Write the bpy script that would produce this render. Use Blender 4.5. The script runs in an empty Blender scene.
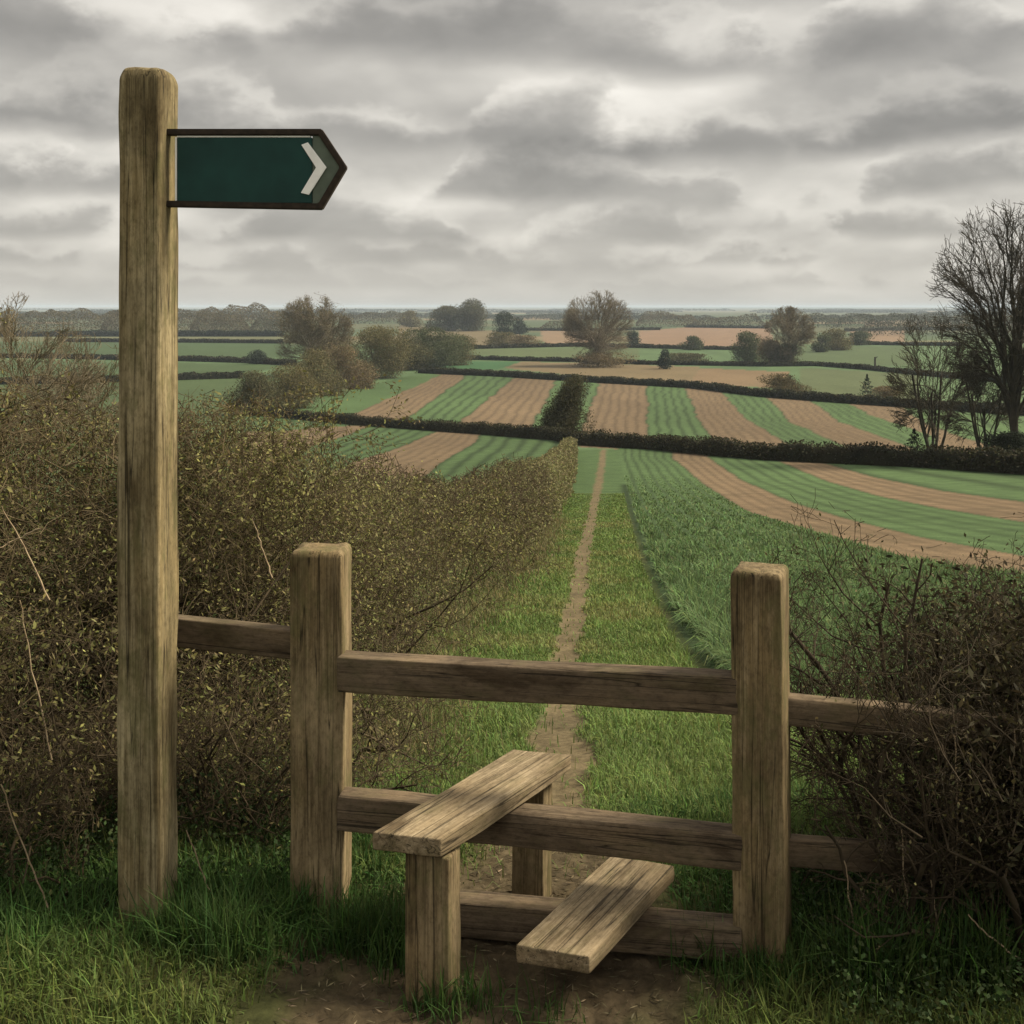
import bpy, bmesh, math, random
import numpy as np
from mathutils import Vector, Matrix, Euler

rng = np.random.default_rng(7)
R = math.radians
scene = bpy.context.scene
COL = scene.collection

# ------------------------------------------------------------------ view constants
F = 1100.0          # focal length in pixels of a 1024 frame
CX = 512.0
HY = 307.0          # horizon row
CAMZ = 1.68

# ------------------------------------------------------------------ noise
def _hash(ix, iy, iz, seed):
    h = (ix.astype(np.int64) * 374761393 + iy.astype(np.int64) * 668265263 + iz.astype(np.int64) * 2147483647 + seed * 1274126177) & 0xFFFFFFFF
    h = ((h ^ (h >> 13)) * 1274126177) & 0xFFFFFFFF
    h = (h ^ (h >> 16)) & 0xFFFFFFFF
    h = (h * 2246822519) & 0xFFFFFFFF
    h = h ^ (h >> 15)
    return (h & 0xFFFFFF).astype(np.float64) / 0xFFFFFF
def vnoise(x, y, z=None, seed=0):
    x = np.asarray(x, float); y = np.asarray(y, float)
    z = np.zeros_like(x) if z is None else np.asarray(z, float)
    ix, iy, iz = np.floor(x), np.floor(y), np.floor(z)
    fx, fy, fz = x - ix, y - iy, z - iz
    fx = fx*fx*(3-2*fx); fy = fy*fy*(3-2*fy); fz = fz*fz*(3-2*fz)
    r = 0
    for dx in (0, 1):
        for dy in (0, 1):
            for dz in (0, 1):
                w = (fx if dx else 1-fx)*(fy if dy else 1-fy)*(fz if dz else 1-fz)
                r = r + w*_hash(ix+dx, iy+dy, iz+dz, seed)
    return r
def fbm(x, y, z=None, octs=4, seed=0):
    a, s, t = 1.0, 0, 0
    x = np.asarray(x, float); y = np.asarray(y, float)
    for o in range(octs):
        s = s + a*vnoise(x*2**o, y*2**o, None if z is None else np.asarray(z)*2**o, seed+o*17)
        t += a; a *= .5
    return s/t
def sstep(a, b, x):
    t = np.clip((x-a)/(b-a), 0, 1)
    return t*t*(3-2*t)

# ------------------------------------------------------------------ terrain profile
PD = [(-200,0),(0,0),(2.5,0),(3.1,0),(3.6,-.04),(4.2,-.16),(5,-.36),(7,-.82),(10,-1.38),(14,-2.05),(22,-3.2),(45,-6.2),(80,-10.2),(120,-14),(160,-17),
      (200,-19.2),(300,-22.2),(400,-23.2),(500,-23.3),(700,-22.6),(1000,-21),(1500,-18.8),(3000,-18.2),(6000,-18.5),(12000,-8),(19000,0)]
pdx = np.array([p[0] for p in PD], float); pdz = np.array([p[1] for p in PD], float)
def _pchip(xk, yk):
    h = np.diff(xk); dl = np.diff(yk)/h
    m = np.zeros_like(yk)
    for i in range(1, len(xk)-1):
        if dl[i-1]*dl[i] > 0:
            w1 = 2*h[i]+h[i-1]; w2 = h[i]+2*h[i-1]
            m[i] = (w1+w2)/(w1/dl[i-1]+w2/dl[i])
    return m
pdm = _pchip(pdx, pdz)
def P(d):
    d = np.clip(np.asarray(d, float), pdx[0], pdx[-1])
    i = np.clip(np.searchsorted(pdx, d, side='right')-1, 0, len(pdx)-2)
    h = pdx[i+1]-pdx[i]; t = (d-pdx[i])/h
    return ((1+2*t)*(1-t)**2*pdz[i] + t*(1-t)**2*h*pdm[i] + t*t*(3-2*t)*pdz[i+1] + t*t*(t-1)*h*pdm[i+1])
_dt = np.exp(np.linspace(math.log(2.2), math.log(18900), 6000))
_pt = HY + F*(CAMZ-P(_dt))/_dt
_pt = np.minimum.accumulate(_pt)
def d_of(py):      # distance at which the plain shows at a given height of the view
    return np.interp(-np.asarray(py, float), -_pt, _dt)
def at(px, py):
    d = float(d_of(py)); return ((px-CX)*d/F, d)

PATHK = np.array([(-30,-.2,.6),(2.3,-.06,.56),(2.7,-.04,.51),(3.1,.05,.40),(3.6,.14,.25),(4.2,.18,.19),(5.3,.23,.155),(7,.31,.155),(9.7,.47,.15),(14,.84,.15),(20,1.27,.16),(45,3.4,.2),(117,9.7,.34),(170,14.5,.3)])
def path_c(d): return np.interp(d, PATHK[:,0], PATHK[:,1])
def path_h(d): return np.interp(d, PATHK[:,0], PATHK[:,2])
def path_mask(x, d):
    n = (fbm(x*3.1, d*3.1, octs=3, seed=5)-.5)*np.interp(d,[2.5,4,8],[1.7,1.9,1.5])+(fbm(x*11, d*7, octs=2, seed=15)-.5)*.7*np.interp(d,[3,15],[1,.3])
    k = np.abs(x-path_c(d))/path_h(d)
    m = 1-sstep(.65, 1.25, k+n*.8)
    return m*(d < 122)

def Z(x, d):
    x = np.asarray(x, float); d = np.asarray(d, float)
    f = 1-sstep(8, 30, d)
    b = (fbm(x*1.7, d*1.7, octs=3, seed=3)-.5)*.05*f
    near = (1-sstep(4, 7, d)); pk = path_mask(x, d)
    return P(d)+b - .025*pk*f + ((fbm(x*9, d*9, octs=4, seed=23)-.5)*.045+(fbm(x*34, d*34, octs=2, seed=24)-.5)*.012)*near*(.3+.7*pk)

# crop: left edge of the tall crop on the right of the path
def crop_edge(d): return np.interp(d, [6.5, 7.5, 10.3, 20, 40, 66, 122], [1.9, 1.45, 1.62, 2.45, 4.3, 6.7, 12.0])

# field strips, each boundary a line on the land (seen rows)
def E(*p): return np.array(p, float)
BLOCK_A = [   # south field, right of the path
    (E((618,452),(622,480),(640,560),(660,640),(690,700)), 0),
    (E((672,457),(703,484),(749,512),(809,530),(874,549),(920,561),(1013,574),(1250,600),(1900,640),(3000,700)), 1),
    (E((707,457),(744,482),(800,505),(846,519),(920,537),(1024,556),(1250,585),(2200,640),(4000,700)), 0),
    (E((779,461),(828,482),(874,495),(943,509),(1024,522),(1250,548),(3000,640),(5000,700)), 1),
    (E((823,463),(874,477),(943,491),(1024,502),(1250,525),(4000,640),(6000,700)), 0),
    (E((1060,462),(1100,468),(1400,490),(6000,640),(9000,700)), 0)]
BLOCK_B = [
    (E((330,372),(250,418)), 0),
    (E((438,376),(349,416)), 1),
    (E((464,377),(408,418)), 0),
    (E((515,378),(457,424)), 1),
    (E((556,380),(531,430)), 0),
    (E((600,382),(579,436)), 1),
    (E((647,384),(647,440)), 0),
    (E((686,388),(697,416),(715,443)), 1),
    (E((721,392),(742,416),(795,450)), 0),
    (E((764,394),(789,421),(858,452)), 1),
    (E((808,399),(840,422),(912,448)), 0),
    (E((845,402),(876,417),(935,436)), 1),
    (E((900,405),(925,424),(985,445)), 0),
    (E((1010,410),(1060,450)), 0)]
BLOCK_C = [
    (E((250,424),(230,455)), 1),
    (E((374,425),(342,437),(316,444),(270,470)), 0),
    (E((436,432),(403,447),(352,463),(300,490)), 1),
    (E((480,437),(459,452),(436,465),(400,500)), 0),
    (E((575,440),(560,470),(540,500)), 0)]
H1 = [(236,413),(276,417),(372,426),(479,434),(552,440),(580,445),(646,449),(764,460),(916,467),(1060,477)]
H2 = [(418,373),(500,376.5),(570,381),(690,388),(764,397),(916,408),(1060,418)]
h1y = lambda px: np.interp(px, [p[0] for p in H1], [p[1] for p in H1])
h2y = lambda px: np.interp(px, [200,418]+[p[0] for p in H2[1:]], [366,371]+[p[1] for p in H2[1:]])

def block_eval(block, px, py):
    """strip value (1 = ploughed) and continuous strip coordinate for points"""
    s = np.full(px.shape, -1.0); v = np.zeros(px.shape)
    xs = [np.interp(py, e[:,1], e[:,0]) for e, _ in block]
    for i in range(len(block)-1):
        ins = (px >= xs[i]) & (px < xs[i+1])
        t = (px-xs[i])/np.maximum(xs[i+1]-xs[i], 1e-3)
        s = np.where(ins, i+t, s); v = np.where(ins, block[i][1], v)
    return v, s

# ------------------------------------------------------------------ mesh helpers
def mesh_np(name, V, Fq, mat=None, parent=None, col=None, smooth=False, loc=(0,0,0), attrs=None):
    """ONE mesh object from arrays; Fq is an (n,4) or (n,3) index array"""
    V = np.asarray(V, np.float64) - np.array(loc, float)[None, :]
    Fq = np.asarray(Fq, np.int32)
    me = bpy.data.meshes.new(name)
    n, k = Fq.shape
    me.vertices.add(len(V)); me.vertices.foreach_set('co', V.astype(np.float32).ravel())
    me.loops.add(n*k); me.loops.foreach_set('vertex_index', Fq.ravel())
    me.polygons.add(n); me.polygons.foreach_set('loop_start', np.arange(0, n*k, k, dtype=np.int32))
    if smooth: me.polygons.foreach_set('use_smooth', np.ones(n, bool))
    if col is not None:
        a = me.color_attributes.new('Col', 'FLOAT_COLOR', 'POINT')
        c = np.ones((len(V), 4), np.float32); c[:, :3] = col
        a.data.foreach_set('color', c.ravel())
    me.update(calc_edges=True); me.validate()
    if mat: me.materials.append(mat)
    o = bpy.data.objects.new(name, me); COL.objects.link(o)
    o.location = loc
    if parent:
        o.parent = parent; o.location = Vector(loc)-parent.matrix_basis.translation if parent.type == 'EMPTY' else loc
    return o

def tag(o, label=None, cat=None, group=None, kind=None):
    if label: o['label'] = label
    if cat: o['category'] = cat
    if group: o['group'] = group
    if kind: o['kind'] = kind
    return o
def thing(name, label, cat, loc=(0,0,0), group=None):
    o = bpy.data.objects.new(name, None); COL.objects.link(o); o.location = loc
    o.empty_display_size = .1
    return tag(o, label, cat, group)

def rand_dirs(n, up=0.0):
    v = rng.normal(size=(n,3)); v[:,2] += up
    return v/np.linalg.norm(v, axis=1, keepdims=True)
def diamonds(Pt, L, W, col, up=0.0, dirs=None):
    """leaf-shaped quads"""
    n = len(Pt)
    a = rand_dirs(n, up) if dirs is None else dirs
    b = np.cross(a, rand_dirs(n)); b /= np.linalg.norm(b, axis=1, keepdims=True)+1e-9
    L = np.broadcast_to(L, (n,))[:,None]; W = np.broadcast_to(W, (n,))[:,None]
    c = np.cross(a, b)
    V = np.stack([Pt-a*L*.5, Pt+b*W*.5+c*W*.12, Pt+a*L*.5, Pt-b*W*.5+c*W*.12], 1).reshape(-1,3)
    Fq = np.arange(4*n).reshape(n,4)
    return V, Fq, np.repeat(col, 4, axis=0)
def blades(Pt, L, W, lean, col, bend=.5):
    n = len(Pt)
    az = rng.uniform(0, 2*np.pi, n); le = np.abs(lean)
    h = np.stack([np.cos(az), np.sin(az), np.zeros(n)], 1)
    s = np.stack([-np.sin(az+rng.normal(0,.5,n)), np.cos(az), np.zeros(n)], 1)
    L = np.broadcast_to(L,(n,))[:,None]; W = np.broadcast_to(W,(n,))[:,None]; le = np.broadcast_to(le,(n,))[:,None]
    up = np.array([[0,0,1.]])
    m = Pt + (up*np.cos(le*.6)+h*np.sin(le*.6))*L*.55
    t = m + (up*np.cos(le*1.6)+h*np.sin(le*1.6))*L*.5
    V = np.stack([Pt-s*W*.5, Pt+s*W*.5, m+s*W*.42, m-s*W*.42, t+s*W*.06, t-s*W*.06], 1).reshape(-1,3)
    i = np.arange(n)[:,None]*6
    Fq = np.concatenate([i+np.array([[0,1,2,3]]), i+np.array([[3,2,4,5]])], 0)
    c = np.repeat(col, 6, axis=0)
    return V, Fq, c
def tubes(segs, k=4):
    """segs: list of (p0,p1,r0,r1)"""
    A = np.array([s[0] for s in segs], float); B = np.array([s[1] for s in segs], float)
    r0 = np.array([s[2] for s in segs], float); r1 = np.array([s[3] for s in segs], float)
    d = B-A; d /= np.linalg.norm(d, axis=1, keepdims=True)+1e-12
    ref = np.where(np.abs(d[:,2:3]) > .9, np.array([[1.,0,0]]), np.array([[0,0,1.]]))
    u = np.cross(d, ref); u /= np.linalg.norm(u, axis=1, keepdims=True)+1e-12
    v = np.cross(d, u)
    n = len(A); V = np.zeros((n, 2*k, 3))
    for j in range(k):
        a = 2*math.pi*j/k
        o = math.cos(a)*u+math.sin(a)*v
        V[:, j] = A+o*r0[:,None]; V[:, k+j] = B+o*r1[:,None]
    i = np.arange(n)[:,None]*2*k
    Fs = [i+np.array([[j, (j+1)%k, k+(j+1)%k, k+j]]) for j in range(k)]
    return V.reshape(-1,3), np.concatenate(Fs, 0)
def join(parts):
    Vs, Fs, Cs, off = [], [], [], 0
    for V, Fq, c in parts:
        Vs.append(V); Fs.append(Fq+off); Cs.append(c); off += len(V)
    return np.concatenate(Vs), np.concatenate(Fs), np.concatenate(Cs)
def jcol(base, n, v=.25, hue=.08):
    b = np.asarray(base, float)
    if b.ndim == 1: b = np.repeat(b[None,:], n, 0)
    return np.clip(b*np.exp(rng.normal(0, v, (n,1)))*np.exp(rng.normal(0, hue, (n,3))), .002, .7)

# ------------------------------------------------------------------ materials
def new_mat(name):
    m = bpy.data.materials.new(name); m.use_nodes = True
    nt = m.node_tree; nt.nodes.clear()
    o = nt.nodes.new('ShaderNodeOutputMaterial'); b = nt.nodes.new('ShaderNodeBsdfPrincipled')
    nt.links.new(b.outputs[0], o.inputs[0])
    return m, nt, b
def N(nt, t, **kw):
    n = nt.nodes.new(t)
    for k, v in kw.items(): setattr(n, k, v)
    return n
def mixc(nt, fac, a, b, mode='MIX'):
    n = nt.nodes.new('ShaderNodeMix'); n.data_type = 'RGBA'; n.blend_type = mode
    for s, v in ((n.inputs[0], fac), (n.inputs[6], a), (n.inputs[7], b)):
        if isinstance(v, bpy.types.NodeSocket): nt.links.new(v, s)
        elif isinstance(v, (int, float)): s.default_value = v
        else: s.default_value = (*v, 1)
    return n.outputs[2]
def mth(nt, op, a, b=None, c=None, clamp=False):
    n = nt.nodes.new('ShaderNodeMath'); n.operation = op; n.use_clamp = clamp
    for s, v in zip(n.inputs, (a, b, c)):
        if v is None: continue
        if isinstance(v, bpy.types.NodeSocket): nt.links.new(v, s)
        else: s.default_value = v
    return n.outputs[0]
def ramp(nt, fac, stops):
    n = nt.nodes.new('ShaderNodeValToRGB')
    while len(n.color_ramp.elements) < len(stops): n.color_ramp.elements.new(.5)
    for e, (p, c) in zip(n.color_ramp.elements, stops):
        e.position = p; e.color = (*c, 1) if len(c) == 3 else c
    nt.links.new(fac, n.inputs[0]); return n.outputs[0]

def leaf_mat(name, rough=.6, trans=.25, spec=.25):
    m = bpy.data.materials.new(name); m.use_nodes = True
    nt = m.node_tree; nt.nodes.clear()
    o = N(nt, 'ShaderNodeOutputMaterial'); b = N(nt, 'ShaderNodeBsdfPrincipled')
    a = N(nt, 'ShaderNodeAttribute', attribute_name='Col')
    nt.links.new(a.outputs['Color'], b.inputs['Base Color'])
    b.inputs['Roughness'].default_value = rough; b.inputs['Specular IOR Level'].default_value = spec
    if trans:
        t = N(nt, 'ShaderNodeBsdfTranslucent'); nt.links.new(a.outputs['Color'], t.inputs[0])
        mx = N(nt, 'ShaderNodeMixShader'); mx.inputs[0].default_value = trans
        nt.links.new(b.outputs[0], mx.inputs[1]); nt.links.new(t.outputs[0], mx.inputs[2])
        nt.links.new(mx.outputs[0], o.inputs[0])
    else: nt.links.new(b.outputs[0], o.inputs[0])
    return m
M_LEAF = leaf_mat('leaf', .75, .25, .15)
M_GRASS = leaf_mat('grass_blade', .7, .3, .1)
M_CROP = leaf_mat('crop_leaf', .85, .3, .04)
M_DRY = leaf_mat('dry_stalk', .8, 0, .15)

def bark_mat(name, c0, c1, sc=9):
    m, nt, b = new_mat(name)
    tc = N(nt, 'ShaderNodeTexCoord'); n = N(nt, 'ShaderNodeTexNoise'); n.inputs['Scale'].default_value = sc; n.inputs['Detail'].default_value = 4
    nt.links.new(tc.outputs['Object'], n.inputs['Vector'])
    nt.links.new(ramp(nt, n.outputs[0], [(.35, c0), (.65, c1)]), b.inputs['Base Color'])
    b.inputs['Roughness'].default_value = .9; b.inputs['Specular IOR Level'].default_value = .15
    return m
M_TWIG = bark_mat('bramble_twig', (.034,.026,.016), (.085,.064,.038), 14)
M_LIT_TWIG = bark_mat('lit_twig', (.055,.042,.024), (.145,.112,.064), 7)  # paler copy of the bramble twig, sunlight on the upper twigs put into the colour
M_THORN = bark_mat('thorn_twig', (.024,.019,.012), (.060,.045,.028), 14)
M_PALE = bark_mat('pale_dead_stem', (.22,.16,.10), (.36,.28,.18), 30)
M_BARK = bark_mat('tree_bark', (.030,.026,.018), (.060,.050,.035), 1.5)
M_FARBARK = bark_mat('winter_tree_bark', (.125,.102,.068), (.18,.148,.10), .6)

def wood_mat(name, dark, mid, light, bleach=.5, green=.3, grain=1.0):
    m, nt, b = new_mat(name)
    tc = N(nt, 'ShaderNodeTexCoord'); oi = N(nt, 'ShaderNodeObjectInfo')
    vm = N(nt, 'ShaderNodeVectorMath', operation='SCALE'); vm.inputs[3].default_value = 7.3
    cx = N(nt, 'ShaderNodeCombineXYZ')
    for i in range(3): nt.links.new(oi.outputs['Random'], cx.inputs[i])
    nt.links.new(cx.outputs[0], vm.inputs[0])
    ad = N(nt, 'ShaderNodeVectorMath', operation='ADD'); nt.links.new(tc.outputs['Object'], ad.inputs[0]); nt.links.new(vm.outputs[0], ad.inputs[1])
    def noise(scale, detail=5, rough=.6, dist=0.0):
        mp = N(nt, 'ShaderNodeMapping'); mp.inputs['Scale'].default_value = scale; nt.links.new(ad.outputs[0], mp.inputs[0])
        n = N(nt, 'ShaderNodeTexNoise'); n.inputs['Scale'].default_value = 1; n.inputs['Detail'].default_value = detail; n.inputs['Roughness'].default_value = rough
        n.inputs['Distortion'].default_value = dist
        nt.links.new(mp.outputs[0], n.inputs['Vector']); return n.outputs[0]
    g1 = noise((70,70,2.6), 7, .7, .5)      # long grain
    g2 = noise((260,260,9), 4, .65)           # fine fibre
    st = noise((9,9,3.5), 4, .6, .6)         # stains
    big = noise((4,4,1.7), 3, .5)
    gr = mth(nt, 'ADD', mth(nt, 'MULTIPLY', g1, .62), mth(nt, 'MULTIPLY', g2, .38))
    c = ramp(nt, gr, [(.20, dark), (.50, mid), (.82, light)])
    stain = ramp(nt, st, [(.36, (.46,.43,.39)), (.50, (.92,.92,.92)), (.66, (1.25,1.22,1.16))])
    c = mixc(nt, .95, c, stain, 'MULTIPLY')
    bl = ramp(nt, mth(nt, 'ADD', mth(nt, 'MULTIPLY', big, .6), mth(nt, 'MULTIPLY', g1, .4)), [(.50, (0,0,0)), (.64, (1,1,1))])
    c = mixc(nt, mth(nt, 'MULTIPLY', bl, bleach), c, (light[0]*1.25, light[1]*1.25, light[2]*1.25))
    sp_ = noise((95,95,42), 6, .75)
    c = mixc(nt, .8, c, ramp(nt, sp_, [(.34,(.52,.50,.47)),(.52,(1,1,1)),(.75,(1.22,1.2,1.15))]), 'MULTIPLY')
    gn = noise((13,13,6), 5, .7)
    gm = mth(nt, 'MULTIPLY', ramp(nt, gn, [(.5, (0,0,0)), (.62, (1,1,1))]), green)
    c = mixc(nt, gm, c, (.085,.083,.030))
    cr = noise((34,34,.55), 2, .5, .8)       # long drying cracks
    crk = ramp(nt, mth(nt, 'ABSOLUTE', mth(nt, 'SUBTRACT', cr, .5)), [(.0, (0,0,0)), (.016, (1,1,1))])
    c = mixc(nt, .8, c, crk, 'MULTIPLY')
    nt.links.new(c, b.inputs['Base Color'])
    b.inputs['Roughness'].default_value = .88; b.inputs['Specular IOR Level'].default_value = .2
    bp = N(nt, 'ShaderNodeBump'); bp.inputs['Strength'].default_value = .5*grain; bp.inputs['Distance'].default_value = .004
    hh = mth(nt, 'ADD', gr, mth(nt, 'MULTIPLY', crk, .35)); nt.links.new(hh, bp.inputs['Height'])
    nt.links.new(bp.outputs[0], b.inputs['Normal'])
    return m
W_SIGN = wood_mat('sign_post_wood', (.062,.048,.024), (.172,.135,.070), (.38,.32,.195), .6, .5)
W_POST = wood_mat('stile_post_wood', (.055,.040,.021), (.152,.112,.058), (.30,.235,.14), .45, .5)
W_RAIL = wood_mat('rail_wood', (.050,.036,.022), (.115,.085,.055), (.19,.145,.10), .25, .2)
W_STEP = wood_mat('step_wood', (.080,.058,.034), (.190,.145,.088), (.34,.275,.18), .5, .25)

def plain(name, col, rough, spec=.5, metal=0, var=.25, scale=25):
    m, nt, b = new_mat(name)
    tc = N(nt, 'ShaderNodeTexCoord'); n = N(nt, 'ShaderNodeTexNoise'); n.inputs['Scale'].default_value = scale; n.inputs['Detail'].default_value = 6
    nt.links.new(tc.outputs['Object'], n.inputs['Vector'])
    c = ramp(nt, n.outputs[0], [(.3, tuple(x*(1-var) for x in col)), (.7, tuple(min(1, x*(1+var)) for x in col))])
    nt.links.new(c, b.inputs['Base Color']); b.inputs['Roughness'].default_value = rough
    b.inputs['Specular IOR Level'].default_value = spec; b.inputs['Metallic'].default_value = metal
    return m
M_PLATE = plain('green_paint', (.010,.048,.042), .6, .25, 0, .18, 14)
M_WHITE = plain('white_paint', (.93,.92,.89), .6, .3, 0, .08, 30)
M_FRAME = plain('rusty_iron', (.028,.019,.012), .75, .3, 0, .5, 60)
M_TIP = plain('grey_green_paint', (.10,.125,.095), .65, .3, 0, .15, 30)

# ground: the land's own colour is held per vertex, fine grain is procedural
def ground_mat():
    m, nt, b = new_mat('land')
    a = N(nt, 'ShaderNodeAttribute', attribute_name='Col')
    tc = N(nt, 'ShaderNodeTexCoord')
    n1 = N(nt, 'ShaderNodeTexNoise'); n1.inputs['Scale'].default_value = 22; n1.inputs['Detail'].default_value = 8; n1.inputs['Roughness'].default_value = .7
    n2 = N(nt, 'ShaderNodeTexNoise'); n2.inputs['Scale'].default_value = .9; n2.inputs['Detail'].default_value = 8; n2.inputs['Roughness'].default_value = .65
    for n in (n1, n2): nt.links.new(tc.outputs['Object'], n.inputs['Vector'])
    v1 = ramp(nt, n1.outputs[0], [(.3, (.55,.55,.55)), (.7, (1.45,1.45,1.45))])
    v2 = ramp(nt, n2.outputs[0], [(.3, (.72,.74,.72)), (.7, (1.28,1.25,1.25))])
    c = mixc(nt, 1, a.outputs['Color'], v1, 'MULTIPLY'); c = mixc(nt, 1, c, v2, 'MULTIPLY')
    nt.links.new(c, b.inputs['Base Color'])
    b.inputs['Roughness'].default_value = .95; b.inputs['Specular IOR Level'].default_value = .1
    bp = N(nt, 'ShaderNodeBump'); bp.inputs['Strength'].default_value = .5; bp.inputs['Distance'].default_value = .02
    nt.links.new(n1.outputs[0], bp.inputs['Height']); nt.links.new(bp.outputs[0], b.inputs['Normal'])
    return m
M_LAND = ground_mat()

# ------------------------------------------------------------------ land colour
C_GRASS = np.array((.066,.092,.028)); C_CROP = np.array((.052,.086,.034)); C_SOIL = np.array((.120,.086,.052)); C_PATH = np.array((.104,.082,.047))
C_EARTH = np.array((.050,.038,.023)); C_PAST = np.array((.062,.098,.045)); C_DRY = np.array((.16,.135,.07))
def inpoly(px, py, poly):
    r = np.zeros(px.shape, bool); n = len(poly)
    for i in range(n):
        x1, y1 = poly[i]; x2, y2 = poly[(i+1) % n]
        c = ((y1 > py) != (y2 > py)) & (px < (x2-x1)*(py-y1)/(y2-y1+1e-12)+x1)
        r ^= c
    return r
PATCH = [  # far fields: outline on the land, colour
    ([(640,331),(690,327),(770,328),(775,346),(640,346)], (.20,.135,.09)),
    ([(540,330),(570,331),(600,333),(600,345),(545,345)], (.20,.14,.09)),
    ([(400,325),(470,330),(520,330),(520,345),(455,352),(395,345)], (.145,.115,.065)),
    ([(460,361),(480,361),(600,363),(700,367),(700,385),(560,374),(520,370)], (.15,.115,.065)),
    ([(462,361),(520,362),(500,369),(425,370)], (.045,.105,.045)),
    ([(700,368),(790,372),(780,388),(690,384)], (.17,.12,.07)),
    ([(800,368),(920,374),(920,402),(800,394)], (.085,.105,.05)),
    ([(800,346),(910,346),(910,366),(770,362)], (.072,.100,.046)),
    ([(470,349),(640,348),(640,360),(470,355)], (.085,.11,.05)),
    ([(850,330),(905,329),(905,342),(850,342)], (.20,.14,.09)),
    ([(-300,342),(290,342),(290,358),(-300,356)], (.054,.084,.036)),
    ([(-300,358),(296,364),(240,375),(-300,378)], (.056,.086,.036)),
    ([(-300,380),(240,377),(245,420),(-300,440)], (.058,.086,.035)),
    ([(-300,334),(290,336),(290,341),(-300,341)], (.11,.115,.06)),
]
def land_color(x, d):
    px = CX+F*x/np.maximum(d, .5); py = HY+F*(CAMZ-P(d))/np.maximum(d, .5)
    px = np.where(d < 2.3, -5000, px)
    n = fbm(x*.11, d*.05, octs=4, seed=21); nn = fbm(x*.9, d*.9, octs=4, seed=31); ff = sstep(30, 80, d); nn = nn*(1-ff)+fbm(x*.10, d*.035, octs=3, seed=32)*ff
    c = C_PAST[None]*(.7+.6*n[:,None])
    # far plain: patchwork of muted fields
    cell = vnoise(np.floor(x/np.maximum(d*.16,60)+.5*np.floor(np.log(np.maximum(d,1))*9)), np.floor(np.log(np.maximum(d,1))*9), seed=77)
    far = sstep(600, 900, d)[:,None]
    fc = np.where(cell[:,None] > .72, np.array((.15,.115,.07)), np.where(cell[:,None] > .35, np.array((.055,.075,.04)), np.array((.075,.08,.045))))
    c = c*(1-far)+fc*far
    ph = fbm(x*.12, d*.06, octs=3, seed=33)
    kind = np.zeros(x.shape, int)       # 0 ground 1 path 2 ploughed 3 crop
    for poly, col in PATCH:
        i = inpoly(px, py, poly)
        c[i] = np.array(col)*.78*(.85+.3*n[i,None])
    def rows(v, s, k, amp, sharp=2.0):
        w = .5+.5*np.cos(2*np.pi*s*k+(ph-.5)*.9)
        return 1-amp*w**sharp
    hy1 = h1y(px); hy2 = h2y(px)
    # block B
    jx = (fbm(x*.22, d*.09, octs=3, seed=63)-.5)*7
    v, s = block_eval(BLOCK_B, px+jx, py)
    m = (s >= 0) & (py < hy1+2) & (py > hy2-1) & (px > 236) & (px < 1060) & (py < 452)
    hr = np.interp(px, [236, 300, 465], [414, 400, 364])
    m &= ~((px < 465) & (py < hr))
    c[m] = (.78+.44*fbm(x*.03, d*.012, octs=3, seed=66))[m,None]*np.where(v[m,None] > .5, C_SOIL, np.where(((s[m] >= 1) & (s[m] < 1e9))[:,None], C_CROP*1.1, C_CROP))*(.85+.3*nn[m,None])
    k = np.where(v > .5, 6, 5)
    rw = rows(v, s, k, np.where(v > .5, .34, .55), 3.0)
    c[m] *= np.where((s < 1)[m,None], 1, rw[m,None])
    kind[m & (v > .5)] = 2; kind[m & (v < .5)] = 3
    # block C
    v, s = block_eval(BLOCK_C, px+jx, py)
    m = (s >= 0) & (py > hy1-2) & (py < 520) & (px < 600) & (px > 215) & (d > 40)
    mm = m.copy()
    vv = np.where((py < np.interp(px, [283,320,372,400], [431,427,425,424])), 0, v)
    c[m] = np.where(vv[m,None] > .5, C_SOIL*.95, C_CROP*.95)*(.85+.3*nn[m,None])
    c[m] *= rows(v, s, 6, np.where(vv > .5, .26, .50))[m,None]
    kind[m & (vv > .5)] = 2; kind[m & (vv < .5)] = 3
    # block A
    v, s = block_eval(BLOCK_A, px+jx*.8, py)
    ce = crop_edge(d)
    m = (d > 6.5) & (py > hy1-2) & (x > ce)
    s2 = np.where(s < 0, 0, s)
    c[m] = (.80+.40*fbm(x*.06, d*.03, octs=3, seed=67))[m,None]*np.where(v[m,None] > .5, C_SOIL*1.02, C_CROP*1.05)*(.82+.36*nn[m,None])
    kk = np.where(v > .5, 4, np.where(s2 < 1, 7, 5))
    amp = np.where(v > .5, .40, .52)*np.interp(py, [470, 560], [1, .45])
    c[m] *= rows(v, s2, kk, amp, 3.0)[m,None]
    kind[m & (v > .5)] = 2; kind[m & (v < .5)] = 3
    # verge and lane around the path
    lane = (d < 124) & (x <= ce) & (x > path_c(d)-np.interp(d,[0,10,40,120],[6,1.6,1.9,3.2]))
    lane |= d <= 6.5
    lane |= (d < 40) & (x < path_c(d))
    g = C_GRASS[None]*(.75+.55*nn[:,None])
    dry = sstep(.52, .7, fbm(x*.8, d*.8, octs=3, seed=45))[:,None]
    g = g*(1-.25*dry)+C_DRY*.25*dry
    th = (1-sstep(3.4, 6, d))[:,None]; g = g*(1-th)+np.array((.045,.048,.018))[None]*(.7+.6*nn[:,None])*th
    lt = sstep(12, 55, d)[:,None]; g = g*(1-lt)+C_CROP*.95*(.8+.4*nn[:,None])*lt
    c[lane] = g[lane]; kind[lane] = 0
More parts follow.
